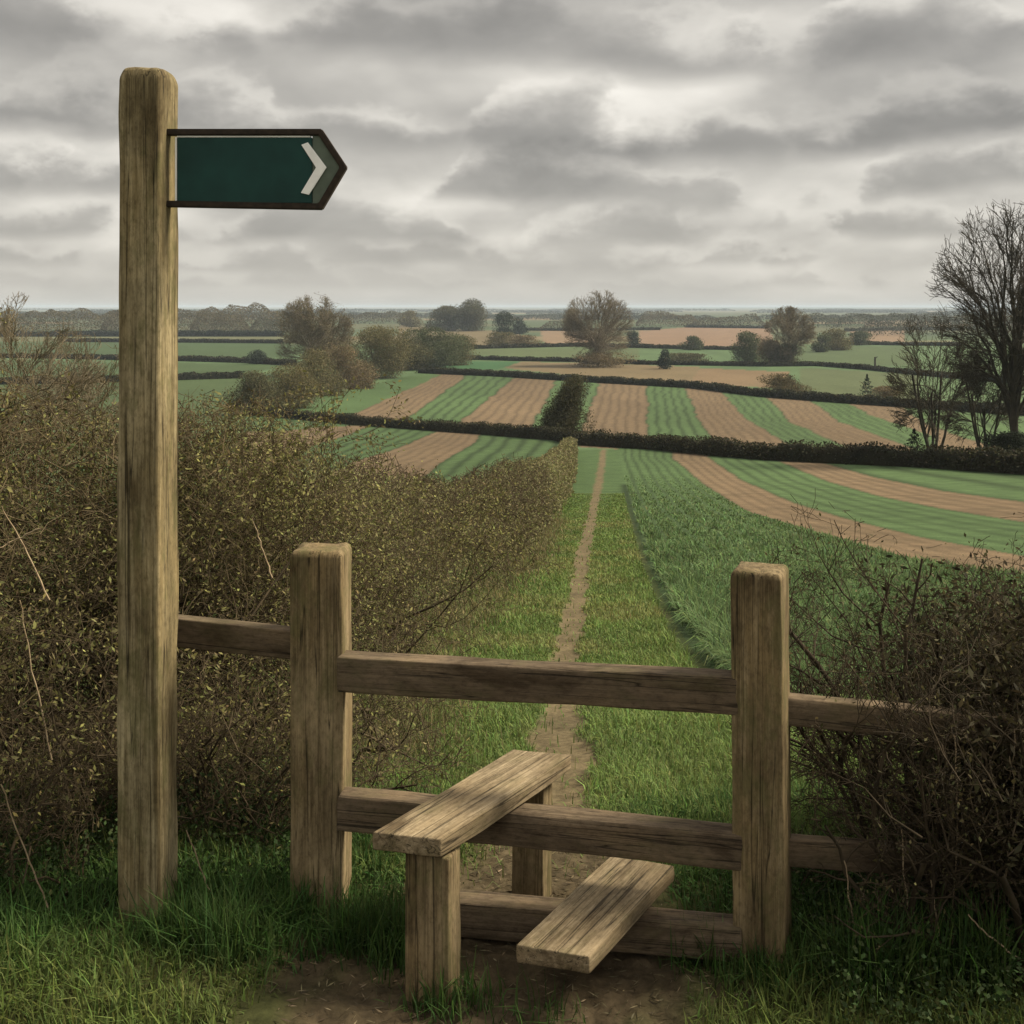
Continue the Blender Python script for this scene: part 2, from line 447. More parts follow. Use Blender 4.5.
    eg = np.exp(-((x-ce+.02)/.22)**2)*((d > 6.4) & (d < 60)); c = c*(1-.62*eg[:,None])  # shadow at the crop's edge, painted into the land colour
    pm = path_mask(x, d)
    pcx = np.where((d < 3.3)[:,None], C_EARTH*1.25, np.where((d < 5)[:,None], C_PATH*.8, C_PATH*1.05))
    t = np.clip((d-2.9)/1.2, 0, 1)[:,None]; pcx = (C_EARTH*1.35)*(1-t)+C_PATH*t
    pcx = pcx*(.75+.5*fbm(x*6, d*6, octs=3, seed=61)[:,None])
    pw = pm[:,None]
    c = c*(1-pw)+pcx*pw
    kind[pm > .5] = 1
    return np.clip(c, .004, .6), kind

# ------------------------------------------------------------------ land mesh
def build_land():
    pys = np.concatenate([np.arange(1040, 330, -1.0), np.arange(330, 308, -.5), np.arange(308, 307.15, -.1)])
    ds = d_of(pys); ds = ds[np.concatenate([[True], np.diff(ds) > 1e-4])]
    ds = np.concatenate([np.array([-60,-30,-15,-8,-4,-2,-1,0,.6,1.2,1.6,2.0,2.25,2.4]), ds[ds > 2.45], [19000]])
    ui = np.arange(-.56, .5601, .0019)
    to = np.linspace(0, 1, 26)[1:]**2
    s = np.maximum(ds, 3.0)
    X = np.maximum(1.2*s, 45)
    inner = ui[None,:]*s[:,None]
    right = .56*s[:,None]+(X-.56*s)[:,None]*to[None,:]
    xs = np.concatenate([-right[:, ::-1], inner, right], 1)
    D = np.repeat(ds[:,None], xs.shape[1], 1)
    x = xs.ravel(); d = D.ravel()
    z = Z(x, d)
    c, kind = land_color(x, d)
    V = np.stack([x, d, z], 1)
    nr, nc = xs.shape
    i = (np.arange(nr-1)[:,None]*nc+np.arange(nc-1)[None,:])
    Fq = np.stack([i, i+1, i+nc+1, i+nc], -1).reshape(-1,4)
    fk = kind[Fq[:,0]]
    for k, name, lab in ((0,'ground','green pasture and verges rolling down to the valley'),(1,'footpath','narrow trodden earth footpath running downhill from the stile'),
                         (2,'ploughed_field','brown ploughed strips curving across the valley fields'),(3,'crop_field','green crop strips with dark furrow lines')):
        sel = Fq[fk == k]
        idx, inv = np.unique(sel, return_inverse=True)
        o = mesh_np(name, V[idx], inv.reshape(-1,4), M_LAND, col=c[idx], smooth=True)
        tag(o, lab, None, None, 'structure')
build_land()

# ------------------------------------------------------------------ timber
def timber(name, size, mat, parent=None, loc=(0,0,0), rot=(0,0,0), r=.006, rough=.0022, top_in=0.0, top_h=.02, seed=0, taper=0.0):
    """sawn timber whose grain runs along local z; size (x,y,z), origin at the bottom centre"""
    sx, sy, sz = size
    def lines(h0, h1, n, r):
        core = np.linspace(h0+r, h1-r, n)
        return np.concatenate([[h0, h0+r*.3], core, [h1-r*.3, h1]])
    gx, gy = lines(-sx/2, sx/2, 5, r), lines(-sy/2, sy/2, 5, r)
    gz = lines(0, sz, max(6, int(sz/.03)), r)
    if top_in: gz = np.unique(np.concatenate([gz, sz-top_h*np.linspace(0,1,5)]))
    V, Fq, key = [], [], {}
    def vid(p):
        k = tuple(round(q, 6) for q in p)
        if k not in key: key[k] = len(V); V.append(p)
        return key[k]
    def face(g1, g2, mk, flip):
        for a in range(len(g1)-1):
            for b in range(len(g2)-1):
                q = [vid(mk(g1[a], g2[b])), vid(mk(g1[a+1], g2[b])), vid(mk(g1[a+1], g2[b+1])), vid(mk(g1[a], g2[b+1]))]
                Fq.append(q[::-1] if flip else q)
    face(gx, gz, lambda a, b: (a, -sy/2, b), False); face(gx, gz, lambda a, b: (a, sy/2, b), True)
    face(gy, gz, lambda a, b: (sx/2, a, b), False); face(gy, gz, lambda a, b: (-sx/2, a, b), True)
    face(gx, gy, lambda a, b: (a, b, sz), False); face(gx, gy, lambda a, b: (a, b, 0), True)
    V = np.array(V); Fq = np.array(Fq)
    lo = np.array([-sx/2+r, -sy/2+r, r]); hi = np.array([sx/2-r, sy/2-r, sz-r])
    q = np.clip(V, lo, hi); dv = V-q; ln = np.linalg.norm(dv, axis=1, keepdims=True)
    nrm = dv/np.maximum(ln, 1e-9)
    V = q+nrm*np.minimum(ln, r)
    o = seed*13.7
    n1 = fbm(V[:,0]*9+o, V[:,1]*9, V[:,2]*3, octs=3, seed=seed)-.5
    n2 = fbm(V[:,0]*70+o, V[:,1]*70, V[:,2]*6, octs=2, seed=seed+9)-.5
    edge = (np.sum(np.abs(nrm) > .2, axis=1) > 1)[:,None]
    V = V+nrm*((n1*2*rough+n2*1.7*rough)[:,None]*(1+.8*edge))
    if top_in:
        t = np.clip((V[:,2]-(sz-top_h))/top_h, 0, 1)
        k = 1-t**1.6*top_in
        V[:,0] *= k; V[:,1] *= k
        V[:,2] += t*(fbm(V[:,0]*40+o, V[:,1]*40, octs=2, seed=seed+3)-.5)*.005
    if taper: V[:,:2] *= (1-taper*V[:,2:3]/sz)
    # slight warp along the length
    V[:,0] += .004*np.sin(V[:,2]/max(sz,.3)*3.1+o)*min(1, sz)
    ob = mesh_np(name, V, Fq, mat, smooth=False)
    ob.data.polygons.foreach_set('use_smooth', np.ones(len(ob.data.polygons), bool))
    ob.location = loc; ob.rotation_euler = rot
    if parent: ob.parent = parent
    return ob
def beam(name, a, b, w, h, mat, parent, seed, r=.006, roll=0.0, skew=0.0, **kw):
    """timber from a to b (centre line); w across, h high"""
    a, b = Vector(a), Vector(b); dv = b-a; L = dv.length
    z = dv.normalized(); up = Vector((0,0,1)); x = up.cross(z).normalized(); y = z.cross(x)
    ob = timber(name, (w, h, L), mat, None, (0,0,0), (0,0,0), r=r, seed=seed, **kw)
    if skew:
        for v in ob.data.vertices: v.co.z += v.co.x*skew
    M = Matrix((x, y, z)).transposed().to_4x4(); M.translation = a
    ob.matrix_world = M @ Matrix.Rotation(roll, 4, 'Z')
    if parent:
        ob.parent = parent; ob.matrix_basis = Matrix.Translation(-parent.location) @ ob.matrix_basis
    return ob
def W3(px, py_, d):     # point at depth d
    return Vector(((px-CX)*d/F, d, CAMZ-(py_-HY)*d/F))

# --- fingerpost
sp = (-1.002, 3.04, 0)
fp = thing('fingerpost', 'tall weathered timber signpost with a dark green pointed arm, left of the stile', 'signpost', sp)
sp_rot = R(-8)
timber('post', (.122,.122,2.462), W_SIGN, fp, (0,0,-.13), (R(.15),R(-.05),sp_rot), r=.010, rough=.002, top_in=.20, top_h=.035, seed=4, taper=.02)
bx0, bx1, bxt = (165-CX)*3.04/F+1.002, (321-CX)*3.04/F+1.002, (347-CX)*3.04/F+1.002
zt, zb = CAMZ-(134-HY)*3.04/F, CAMZ-(206-HY)*3.04/F
zm = CAMZ-(168.5-HY)*3.04/F
yb = -.02
def extr(name, pts, y0, y1, mat, parent, bev=.0015):
    bm = bmesh.new(); vs = [bm.verts.new((x, y0, z)) for x, z in pts]
    f = bm.faces.new(vs); r_ = bmesh.ops.extrude_face_region(bm, geom=[f])
    for v in [g for g in r_['geom'] if isinstance(g, bmesh.types.BMVert)]: v.co.y = y1
    bmesh.ops.recalc_face_normals(bm, faces=bm.faces)
    bmesh.ops.bevel(bm, geom=bm.edges[:], offset=bev, segments=2, affect='EDGES')
    me = bpy.data.meshes.new(name); bm.to_mesh(me); bm.free(); me.materials.append(mat)
    o = bpy.data.objects.new(name, me); COL.objects.link(o); o.parent = parent
    return o
arm_l = (180-CX)*3.04/F+1.002
px_ = lambda p: (p-CX)*3.04/F+1.002
pz_ = lambda p: CAMZ-(p-HY)*3.04/F
arm = extr('sign_arm', [(px_(180),pz_(139)),(px_(314),pz_(139)),(px_(314),pz_(204)),(px_(180),pz_(204))], yb-.008, yb+.008, M_PLATE, fp)
tip = extr('sign_tip', [(px_(314.3),pz_(137)),(px_(321),pz_(137)),(px_(343),pz_(168.5)),(px_(321),pz_(205)),(px_(314.3),pz_(205))], yb-.0075, yb+.0075, M_TIP, arm)
chev = extr('chevron', [(px_(303.5),pz_(146.5)),(px_(310),pz_(144)),(px_(328.5),pz_(168.8)),(px_(311),pz_(196)),(px_(303,),pz_(194)),(px_(318),pz_(169))], yb-.0125, yb-.0095, M_WHITE, arm, .0006)
trim = extr('white_edge', [(px_(178),pz_(138.6)),(px_(179.8),pz_(138.6)),(px_(179.8),pz_(204)),(px_(178),pz_(204))], yb-.007, yb+.007, M_WHITE, arm, .0004)
trim2 = extr('white_edge', [(px_(179.9),pz_(138.8)),(px_(179.9),pz_(137.2)),(px_(312),pz_(137.2)),(px_(312),pz_(138.8))], yb-.007, yb+.007, M_WHITE, arm, .0004)
def bar(name, pts, hw, parent, y0, y1):
    # mitred iron strap following pts
    ptsv = [Vector((p[0], p[1])) for p in pts]; left, right = [], []
    for i, p in enumerate(ptsv):
        d0 = (p-ptsv[i-1]).normalized() if i else (ptsv[1]-p).normalized()
        d1 = (ptsv[i+1]-p).normalized() if i < len(ptsv)-1 else d0
        n0, n1 = Vector((-d0.y, d0.x)), Vector((-d1.y, d1.x)); m = (n0+n1).normalized(); k = hw/max(.3, m.dot(n0))
        left.append(p+m*k); right.append(p-m*k)
    return extr(name, [(v.x, v.y) for v in left+right[::-1]], y0, y1, M_FRAME, parent, .0025)
bar('frame', [(px_(164),pz_(133.7)),(px_(322),pz_(133.7)),(px_(345),pz_(168.5)),(px_(322),pz_(207.5)),(px_(164),pz_(204.6))], .0085, arm, yb-.014, yb+.014)

# --- stile
st = thing('wooden_stile', 'weathered wooden stile with two stout posts, three rails and two slanting plank steps', 'stile', (0.03, 3.0, 0))
SL = Vector((-.03,-3.0,0))
def stl(v): return Vector(v)+SL
lp = Vector((-.543, 3.12, 0)); rp = Vector((.651, 2.875, 0))
timber('post', (.150,.130,1.19), W_POST, st, stl(lp)+Vector((0,0,-.19)), (0,0,R(-3)), r=.007, rough=.0022, top_in=.12, top_h=.018, seed=11)
timber('post', (.132,.130,1.22), W_POST, st, stl(rp)+Vector((0,0,-.22)), (0,0,R(-22)), r=.007, rough=.002, top_in=.12, top_h=.018, seed=12)
yl, yr = 3.095, 2.895     # rail depth at its two ends
def rail(name, pl, ptop_l, pbot_l, pr, ptop_r, pbot_r, dl, dr, w, seed, mat=W_RAIL):
    a = W3(pl, (ptop_l+pbot_l)/2, dl); b = W3(pr, (ptop_r+pbot_r)/2, dr)
    h = ((pbot_l-ptop_l)*dl/F+(pbot_r-ptop_r)*dr/F)/2
    return beam(name, a, b, w, h, mat, st, seed, r=.006, rough=.0022)
rail('rail', 341, 655, 686, 742, 673, 714, 3.06, 2.86, .066, 21)
rail('rail', 341, 791, 824, 742, 829, 866, 3.05, 2.86, .070, 22)
rail('rail', 416, 893, 927, 742, 921, 955, 3.02, 2.86, .075, 23)
sl_ = beam('side_rail', W3(128, 625, 3.26), W3(302, 643.5, 3.14), .05, .082, W_RAIL, st, 24)
sr_ = beam('side_rail', W3(780, 708, 2.90), W3(1120, 741, 3.02), .05, .076, W_RAIL, st, 25)
sr2 = beam('side_rail', W3(780, 849, 2.90), W3(1120, 872, 3.02), .05, .072, W_RAIL, st, 26)
# steps: planks that cross the rails at a slant
def plank(a, b, w, t, seed, zt, skew):
    a = Vector((a[0], a[1], zt-t/2)); b = Vector((b[0], b[1], zt-t/2))
    return beam('step', a, b, w, t, W_STEP, st, seed, r=.005, rough=.0016, skew=skew)
plank((-.2605,2.693), (.090,3.203), .163, .046, 31, .386, -.41)
plank((.0945,2.629), (.364,3.057), .173, .043, 32, .142, -.29)
timber('step_leg', (.118,.085,.56), W_POST, st, stl((-.196,2.745,-.228)), (0,0,R(-17)), r=.007, rough=.003, seed=41)
timber('step_leg', (.100,.075,.56), W_POST, st, stl((.058,3.175,-.228)), (0,0,R(-22)), r=.007, rough=.0025, seed=42)

# ------------------------------------------------------------------ branch growth
PR = random.Random(5)
def grow(base, d0, L, r, levels, nch, spread=.7, ratio=.62, up=.05, wob=.18, steps=5, taper=.35, tmin=.25, segs=None, tips=None, lv=0, rmin=.0008, rr=.55):
    if segs is None: segs, tips = [], []
    p = Vector(base); d = Vector(d0).normalized(); pts = [p.copy()]
    for i in range(steps):
        d = (d + Vector((PR.gauss(0,wob), PR.gauss(0,wob), PR.gauss(0,wob)+up))).normalized()
        p = p+d*(L/steps); pts.append(p.copy())
    for i in range(steps):
        a, b = 1-(1-taper)*i/steps, 1-(1-taper)*(i+1)/steps
        segs.append((tuple(pts[i]), tuple(pts[i+1]), max(rmin, r*a), max(rmin, r*b), lv))
    tips.append((tuple(pts[-1]), tuple(d), lv))
    if lv < levels:
        n = nch[min(lv, len(nch)-1)]
        for c in range(n):
            t = tmin+(1-tmin)*(c+PR.random())/n
            i = min(steps-1, int(t*steps)); f = t*steps-i
            q = pts[i].lerp(pts[i+1], f); dd = (pts[i+1]-pts[i]).normalized()
            ax = dd.orthogonal().normalized(); ax.rotate(Matrix.Rotation(PR.uniform(0, 2*math.pi), 3, dd))
            ang = spread*PR.uniform(.6, 1.3)
            nd = (dd*math.cos(ang)+ax*math.sin(ang)).normalized()
            grow(q, nd, L*ratio*PR.uniform(.7,1.15)*(1.15-.4*t), r*(1-(1-taper)*t)*rr*PR.uniform(.8,1.15), levels, nch, spread, ratio, up, wob, max(3, steps-1), taper, tmin, segs, tips, lv+1, rmin, rr)
    return segs, tips
def tube_parts(segs, split=2):
    big = [s for s in segs if s[4] < split]; small = [s for s in segs if s[4] >= split]
    out = []
    if big: out.append(tubes(big, 6))
    if small: out.append(tubes(small, 3))
    return [(V, Fq, np.zeros((len(V),3))) for V, Fq in out]

# ------------------------------------------------------------------ hedge along the path
HC = np.array([(3.4,-3.3),(3.75,-2.4),(4.2,-1.7),(5,-1.45),(6.5,-1.45),(9,-1.6),(14,-1.15),(22,-.3),(34,.65),(50,1.85),(80,3.8),(118,6.2)])
seglen = np.concatenate([[0], np.cumsum(np.hypot(np.diff(HC[:,0]), np.diff(HC[:,1])))])
def hedge_pt(s):
    d = np.interp(s, seglen, HC[:,0]); x = np.interp(s, seglen, HC[:,1])
    d2 = np.interp(s+.2, seglen, HC[:,0]); x2 = np.interp(s+.2, seglen, HC[:,1])
    t = np.stack([x2-x, d2-d], 1); t /= np.linalg.norm(t, axis=1, keepdims=True)+1e-9
    return x, d, t
def hedge_cloud(n, s0, s1, lod, half, H, shell=.5):
    u = rng.uniform(0,1,n)
    if lod:   # more samples where the hedge is near
        s = s0*(s1/s0)**u
    else: s = s0+(s1-s0)*u
    x, d, t = hedge_pt(s)
    # half-superellipse cross-section
    a = rng.uniform(-.1, np.pi+.1, n)
    bump = .54+.90*fbm(s*.62+3, np.cos(a)*1.2, np.sin(a)*1.2, octs=3, seed=91)
    rad = (1-shell*rng.uniform(0,1,n)**1.8)*bump
    cs, sn = np.cos(a), np.sin(a)
    off = np.sign(cs)*np.abs(cs)**.7*half*rad
    h = np.sign(sn)*np.abs(sn)**.6*H*rad*np.interp(s, [0,1.6,2.6,3.6,5.0,7], [1.26,1.22,1.12,.98,.92,1.0])
    nx, nd = -t[:,1], t[:,0]
    X = x+nx*off; D = d+nd*off
    return np.stack([X, D, Z(X, D)+np.maximum(h, .02)], 1), s, a, rad
hedge = thing('hedge', 'long clipped brown and olive hedge running downhill on the left of the footpath', 'hedge', (-1.45, 6.5, float(P(6.5))))
n = 270000
Pt, s, a, rad = hedge_cloud(n, 2.2, seglen[-1], True, .78, 1.52)
dd = Pt[:,1]
size = np.clip(dd*.0016, .010, .12)*rng.uniform(.6,1.5,n)
mixn = fbm(s*.5, Pt[:,2]*.6, np.zeros(n), octs=3, seed=14)
shr = vnoise(np.floor(s/np.maximum(1.2, s*.16)), np.zeros(n), seed=8)    # each shrub its own tint
cols = (.75+.5*shr)[:,None]*np.where((rng.uniform(0,1,n) < .45+.8*(shr-.5)+.5*(mixn-.5))[:,None], np.array((.200,.205,.080)), np.array((.170,.150,.078)))
V, Fq, c = diamonds(Pt, size*1.4, size*.55, jcol(cols, n, .24, .05), up=.2)
mesh_np('foliage', V, Fq, M_LEAF, hedge, c)
# twigs in the near half of the clipped hedge
n = 26000
Pt, s, a, rad = hedge_cloud(n, 2.2, 30, True, .80, 1.56, .35)
dr = rand_dirs(n, .5); L = np.clip(Pt[:,1]*.012, .05, .22)*rng.uniform(.5,1.4,n)
rr_ = np.clip(Pt[:,1]*.00035, .0014, .006)
sg = [(Pt[i]-dr[i]*L[i]*.5, Pt[i]+dr[i]*L[i]*.5, rr_[i], rr_[i]*.5) for i in range(n)]
V, Fq = tubes(sg, 3); mesh_np('twigs', V, Fq, M_TWIG, hedge)

# --- tangled bramble hedge around the signpost
br = thing('bramble_hedge', 'big tangled brown bramble hedge with tiny yellow-green leaves behind the signpost', 'hedge', (-1.7, 4.1, 0))
segs, tips = [], []
for i in range(120):
    u = PR.random()
    s = u*3.7
    x, d, t = hedge_pt(np.array([s])); x, d = x[0], d[0]
    x += PR.gauss(0,.28); d += PR.gauss(0,.26)
    d = max(d, 3.42)
    z0 = float(Z(x, d))
    a = PR.uniform(0, 2*math.pi); lean = PR.uniform(.1,.55)
    grow((x, d, z0), (math.cos(a)*lean, math.sin(a)*lean, 1), PR.uniform(.9,1.5), PR.uniform(.006,.012), 3, [7,6,4], spread=.85, ratio=.55, up=.03, wob=.34, steps=7, tmin=.12, segs=segs, tips=tips, rmin=.0011)
def in_view_cut(sg):   # keep the tangle off the fence line and the post
    out = []
    for q in sg:
        m = q[1]
        if m[1] < 3.29 and m[0] > -1.22: continue
        if m[1] < 3.0: continue
        h = (1.84 if m[1] < 4.4 else 1.58 if m[1] < 5.2 else 1.40)+.12*math.sin(m[0]*5.1)+.06*math.sin(m[1]*7)
        if m[2]-float(P(m[1])) > h+.12*PR.random(): continue
        out.append(q)
    return out
for i in range(60):
    if i < 34: x, d = PR.uniform(-1.25,-.64), PR.uniform(3.34, 3.75)
    else: x, d = PR.uniform(-2.1,-1.2), PR.uniform(3.08, 3.5)
    a = PR.uniform(0, 2*math.pi); ln = PR.uniform(.1,.6)
    grow((x, d, float(Z(x, d))), (math.cos(a)*ln, math.sin(a)*ln, 1), PR.uniform(.35,.75), PR.uniform(.004,.008), 3, [7,6,3], spread=.9, ratio=.55, up=.02, wob=.34, steps=6, tmin=.1, segs=segs, tips=tips, rmin=.001)
segs = in_view_cut(segs)
# long arching canes
for i in range(70):
    s = PR.random()*3.6; x, d, t = hedge_pt(np.array([s])); x, d = x[0]+PR.gauss(0,.3), max(3.5, d[0]+PR.gauss(0,.2))
    z0 = float(P(d))+PR.uniform(.1,1.1); a = PR.uniform(0, 2*math.pi)
    tmp, _ = grow((x, d, z0), (math.cos(a), math.sin(a)*.6, PR.uniform(0,.9)), PR.uniform(.4,.9), PR.uniform(.003,.005), 1, [4], spread=.6, ratio=.4, up=-.08, wob=.2, steps=8, rmin=.001)
    segs += [q for q in in_view_cut(tmp)]
parts = tube_parts([q for q in segs], 2)
V, Fq, c = join(parts)
mesh_np('branches', V, Fq, M_TWIG, br)
# leaves along the thin twigs, thicker on the sunny top
mids = np.array([[(q[0][k]+q[1][k])/2 for k in range(3)] for q in segs if q[4] >= 1])
hh = mids[:,2]-P(mids[:,1])
rep = rng.poisson(np.interp(hh, [.1,.5,.9,1.3], [.15,.45,1.9,4.6]))
Pt = np.repeat(mids, rep, 0)+rng.normal(0,.022,(rep.sum(),3))
n = len(Pt)
cols = np.where((rng.uniform(0,1,n) < .55)[:,None], np.array((.185,.178,.064)), np.array((.125,.104,.050)))
L = rng.uniform(.010,.025,n)
V, Fq, c = diamonds(Pt, L, L*.42, jcol(cols*.88, n, .26, .05), up=.4)
mesh_np('foliage', V, Fq, M_LEAF, br, c)
# tangle of short crooked twigs through the outer hedge
n = 20000
Pt, s, a, rad = hedge_cloud(n, 0, 4.4, False, .70, 1.52, .45)
Pt = Pt[(Pt[:,1] > 3.36) & (Pt[:,2]-P(Pt[:,1]) > .35+.5*rng.uniform(0,1,n))]; n = len(Pt); d1 = rand_dirs(n, .35); d2 = d1+rng.normal(0,.55,(n,3)); L = rng.uniform(.03,.08,n)
lit = rng.uniform(0,1,n); rr_ = rng.uniform(.0009,.0019,n)
sg = [(Pt[i]-d1[i]*L[i], Pt[i], rr_[i], rr_[i]*.85) for i in range(n)]+[(Pt[i], Pt[i]+d2[i]*L[i], rr_[i]*.85, rr_[i]*.5) for i in range(n)]
V, Fq = tubes(sg, 3); mesh_np('tangle', V, Fq, M_LIT_TWIG, br)
# dense growth in the heart of the tangle, its shade put into dark leaf colours
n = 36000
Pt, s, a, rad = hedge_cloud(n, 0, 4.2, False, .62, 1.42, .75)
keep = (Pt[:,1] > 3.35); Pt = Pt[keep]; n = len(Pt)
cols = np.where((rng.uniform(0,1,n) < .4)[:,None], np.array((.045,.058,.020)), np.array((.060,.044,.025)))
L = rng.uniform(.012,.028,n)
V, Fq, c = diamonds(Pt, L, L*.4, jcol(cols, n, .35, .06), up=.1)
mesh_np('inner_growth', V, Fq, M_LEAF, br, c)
# pale dead canes
def cane(a, b, c, r, parent):
    p = []; rn = random.Random(int(a[0]*997+c[2]*131))
    for i in range(13):
        t = i/12; q = a*((1-t)**2)+b*(2*t*(1-t))+c*t*t
        p.append(q+Vector((rn.gauss(0,.0018), rn.gauss(0,.0018), rn.gauss(0,.0012))))
    sg = [(tuple(p[i]), tuple(p[i+1]), r*(.75+.04*i), r*(.79+.04*i)) for i in range(12)]
    V, Fq = tubes(sg, 5); mesh_np('dead_cane', V, Fq, M_PALE, parent)
sg = []
for (p0, p1, p2, d) in (((0,548),(18,538),(40,528),3.15),((20,600),(30,660),(52,760),3.2),((0,785),(25,850),(50,915),3.0),((252,518),(262,545),(272,578),3.45),((186,830),(200,870),(214,900),3.05),((0,505),(22,540),(50,600),3.3)):
    a_, b_, c_ = W3(*p0, d), W3(*p1, d+.04), W3(*p2, d)
    cane(a_, b_, c_, .0022, br)

# --- bare thorn bush on the right
tb = thing('thorn_bush', 'dark bare twiggy thorn bush leaning over the fence right of the stile', 'bush', (1.45, 3.25, 0))
segs, tips = [], []
for i in range(74):
    x = PR.uniform(1.12, 2.3); d = PR.uniform(2.62, 3.6) if x > 1.25 else PR.uniform(2.85,3.6); z0 = float(Z(x, d))
    a = PR.uniform(0, 2*math.pi); lean = PR.uniform(.1,.6)
    L = PR.uniform(.5,.85)
    grow((x, d, z0), (math.cos(a)*lean-.12, math.sin(a)*lean*.7, 1), L, PR.uniform(.006,.013), 3, [6,6,4], spread=.8, ratio=.58, up=.02, wob=.24, steps=6, tmin=.2, segs=segs, tips=tips, rmin=.0009)
# the limbs reaching left over the rail
for (b, m, L) in (((1.02,3.12,.15),(-.32,-.02,.75),.62),((1.0,3.1,.2),(-.55,0,.5),.5),((1.12,3.1,.45),(.05,-.05,1),.52),((1.25,3.15,.4),(.3,-.1,1),.6),((.98,3.15,.3),(-.42,.05,.6),.55),((1.1,3.1,.1),(-.6,0,.35),.5),((1.0,3.2,.5),(-.35,0,.45),.42),((1.05,3.1,.35),(-.3,-.1,.3),.42)):
    grow(b, m, L, .009, 3, [7,5,3], spread=.75, ratio=.5, up=.05, wob=.2, steps=7, tmin=.2, segs=segs, tips=tips, rmin=.0009)
for i in range(17):
    x = PR.uniform(.97, 1.35); d = PR.uniform(2.74, 2.90)
    grow((x, d, 0), (PR.uniform(-.5,.12), PR.uniform(-.08,.12), 1), PR.uniform(.5,.85), PR.uniform(.005,.009), 3, [6,5,3], spread=.75, ratio=.5, up=.03, wob=.22, steps=7, tmin=.2, segs=segs, tips=tips, rmin=.0009)
segs = [q for q in segs if q[1][1] > 2.66 and q[1][2] < 1.0+.08*math.sin(q[1][0]*9)+.06*PR.random() and not (q[1][0] < .76 and q[1][1] < 3.05) and q[1][0] > .68]
V, Fq, c = join(tube_parts(segs, 2)); mesh_np('branches', V, Fq, M_THORN, tb)
mids = np.array([q[1] for q in segs if q[4] >= 1]); rep = rng.poisson(np.interp(mids[:,0], [.8,1.1,1.5], [.15,.3,.5]))
Pt = np.repeat(mids, rep, 0)+rng.normal(0,.012,(rep.sum(),3)); n = len(Pt)
L = rng.uniform(.007,.017,n)
V, Fq, c = diamonds(Pt, L, L*.5, jcol((.065,.058,.026), n, .4, .06), up=.3); mesh_np('buds', V, Fq, M_LEAF, tb, c)
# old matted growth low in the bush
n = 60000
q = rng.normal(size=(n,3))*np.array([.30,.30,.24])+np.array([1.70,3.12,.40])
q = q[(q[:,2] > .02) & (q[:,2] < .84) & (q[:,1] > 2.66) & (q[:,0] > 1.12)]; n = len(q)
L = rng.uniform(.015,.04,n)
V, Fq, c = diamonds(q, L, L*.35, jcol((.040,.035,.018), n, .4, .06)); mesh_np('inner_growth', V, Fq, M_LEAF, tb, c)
sg = []
for (p0, p1, p2, d) in (((954,735),(962,830),(950,945),2.84),((901,830),(905,895),(915,955),2.8),((845,860),(850,900),(858,960),2.82),((968,915),(990,940),(1024,962),2.7),((1015,730),(1012,800),(1006,880),2.84),((930,880),(938,920),(940,960),2.78)):
    a_, b_, c_ = W3(*p0, d), W3(*p1, d), W3(*p2, d); cane(a_, b_, c_, .0021, tb)

# ------------------------------------------------------------------ grass, weeds and crop
def scatter_px(n, x0, x1, y0, y1):
    px = rng.uniform(x0, x1, n); py = rng.uniform(y0, y1, n); d = d_of(py); return (px-CX)*d/F, d
parts = []
# long foreground grass
n = 90000
x = rng.uniform(-1.9, 1.9, n); d = rng.uniform(2.0, 4.0, n)
bare = np.abs(x-path_c(d))/path_h(d) + (fbm(x*4, d*4, octs=3, seed=71)-.5)*1.5
keep = rng.uniform(0,1,n) < sstep(.85, 1.30, bare)
x, d = x[keep], d[keep]; n = len(x)
cl = fbm(x*3.3, d*3.3, octs=3, seed=72)
front = 1-sstep(2.62, 2.95, d+.25*(fbm(x*2,d*2,octs=2,seed=8)-.5))
L = (.035+.115*cl)*rng.uniform(.5,1.4,n)*np.interp(np.abs(x-path_c(d)), [.3,.75], [.5,1])*(1-.25*front)
base = np.array((.046,.088,.024))[None]*(1-front[:,None])+np.array((.082,.108,.030))[None]*front[:,None]
base = base*(.7+.7*cl[:,None])
L *= 1-.6*np.exp(-(((x+1.0)/.16)**2+((d-2.92)/.12)**2))
V, Fq, c = blades(np.stack([x, d, Z(x, d)-.01], 1), L, rng.uniform(.0025,.0055,n), rng.normal(.7,.5,n), jcol(base, n, .28, .08))
parts.append((V, Fq, c))
# tufts at the foot of posts and legs
for (tx, td, k, hgt) in ((-.17,2.70,160,.11),(-.13,2.66,90,.10),(.08,2.61,70,.10),(-1.0,2.92,120,.05),(-.88,2.9,260,.15),(-.60,3.0,250,.11),(-.42,2.98,200,.10),(.6,2.80,250,.09),(.72,2.78,250,.11),(-.75,2.85,350,.16),(.5,2.86,200,.12),(-.40,2.92,420,.15),(-.32,2.9,380,.14),(.9,2.72,500,.22),(1.15,2.72,500,.22),(-.3,2.86,160,.1)):
    x = tx+rng.normal(0,.05,k); d = td+rng.normal(0,.035,k)
    V, Fq, c = blades(np.stack([x, d, Z(x, d)-.01], 1), hgt*rng.uniform(.4,1.2,k), rng.uniform(.0025,.005,k), rng.normal(.45,.35,k), jcol((.045,.082,.022), k, .3, .1)); parts.append((V, Fq, c))
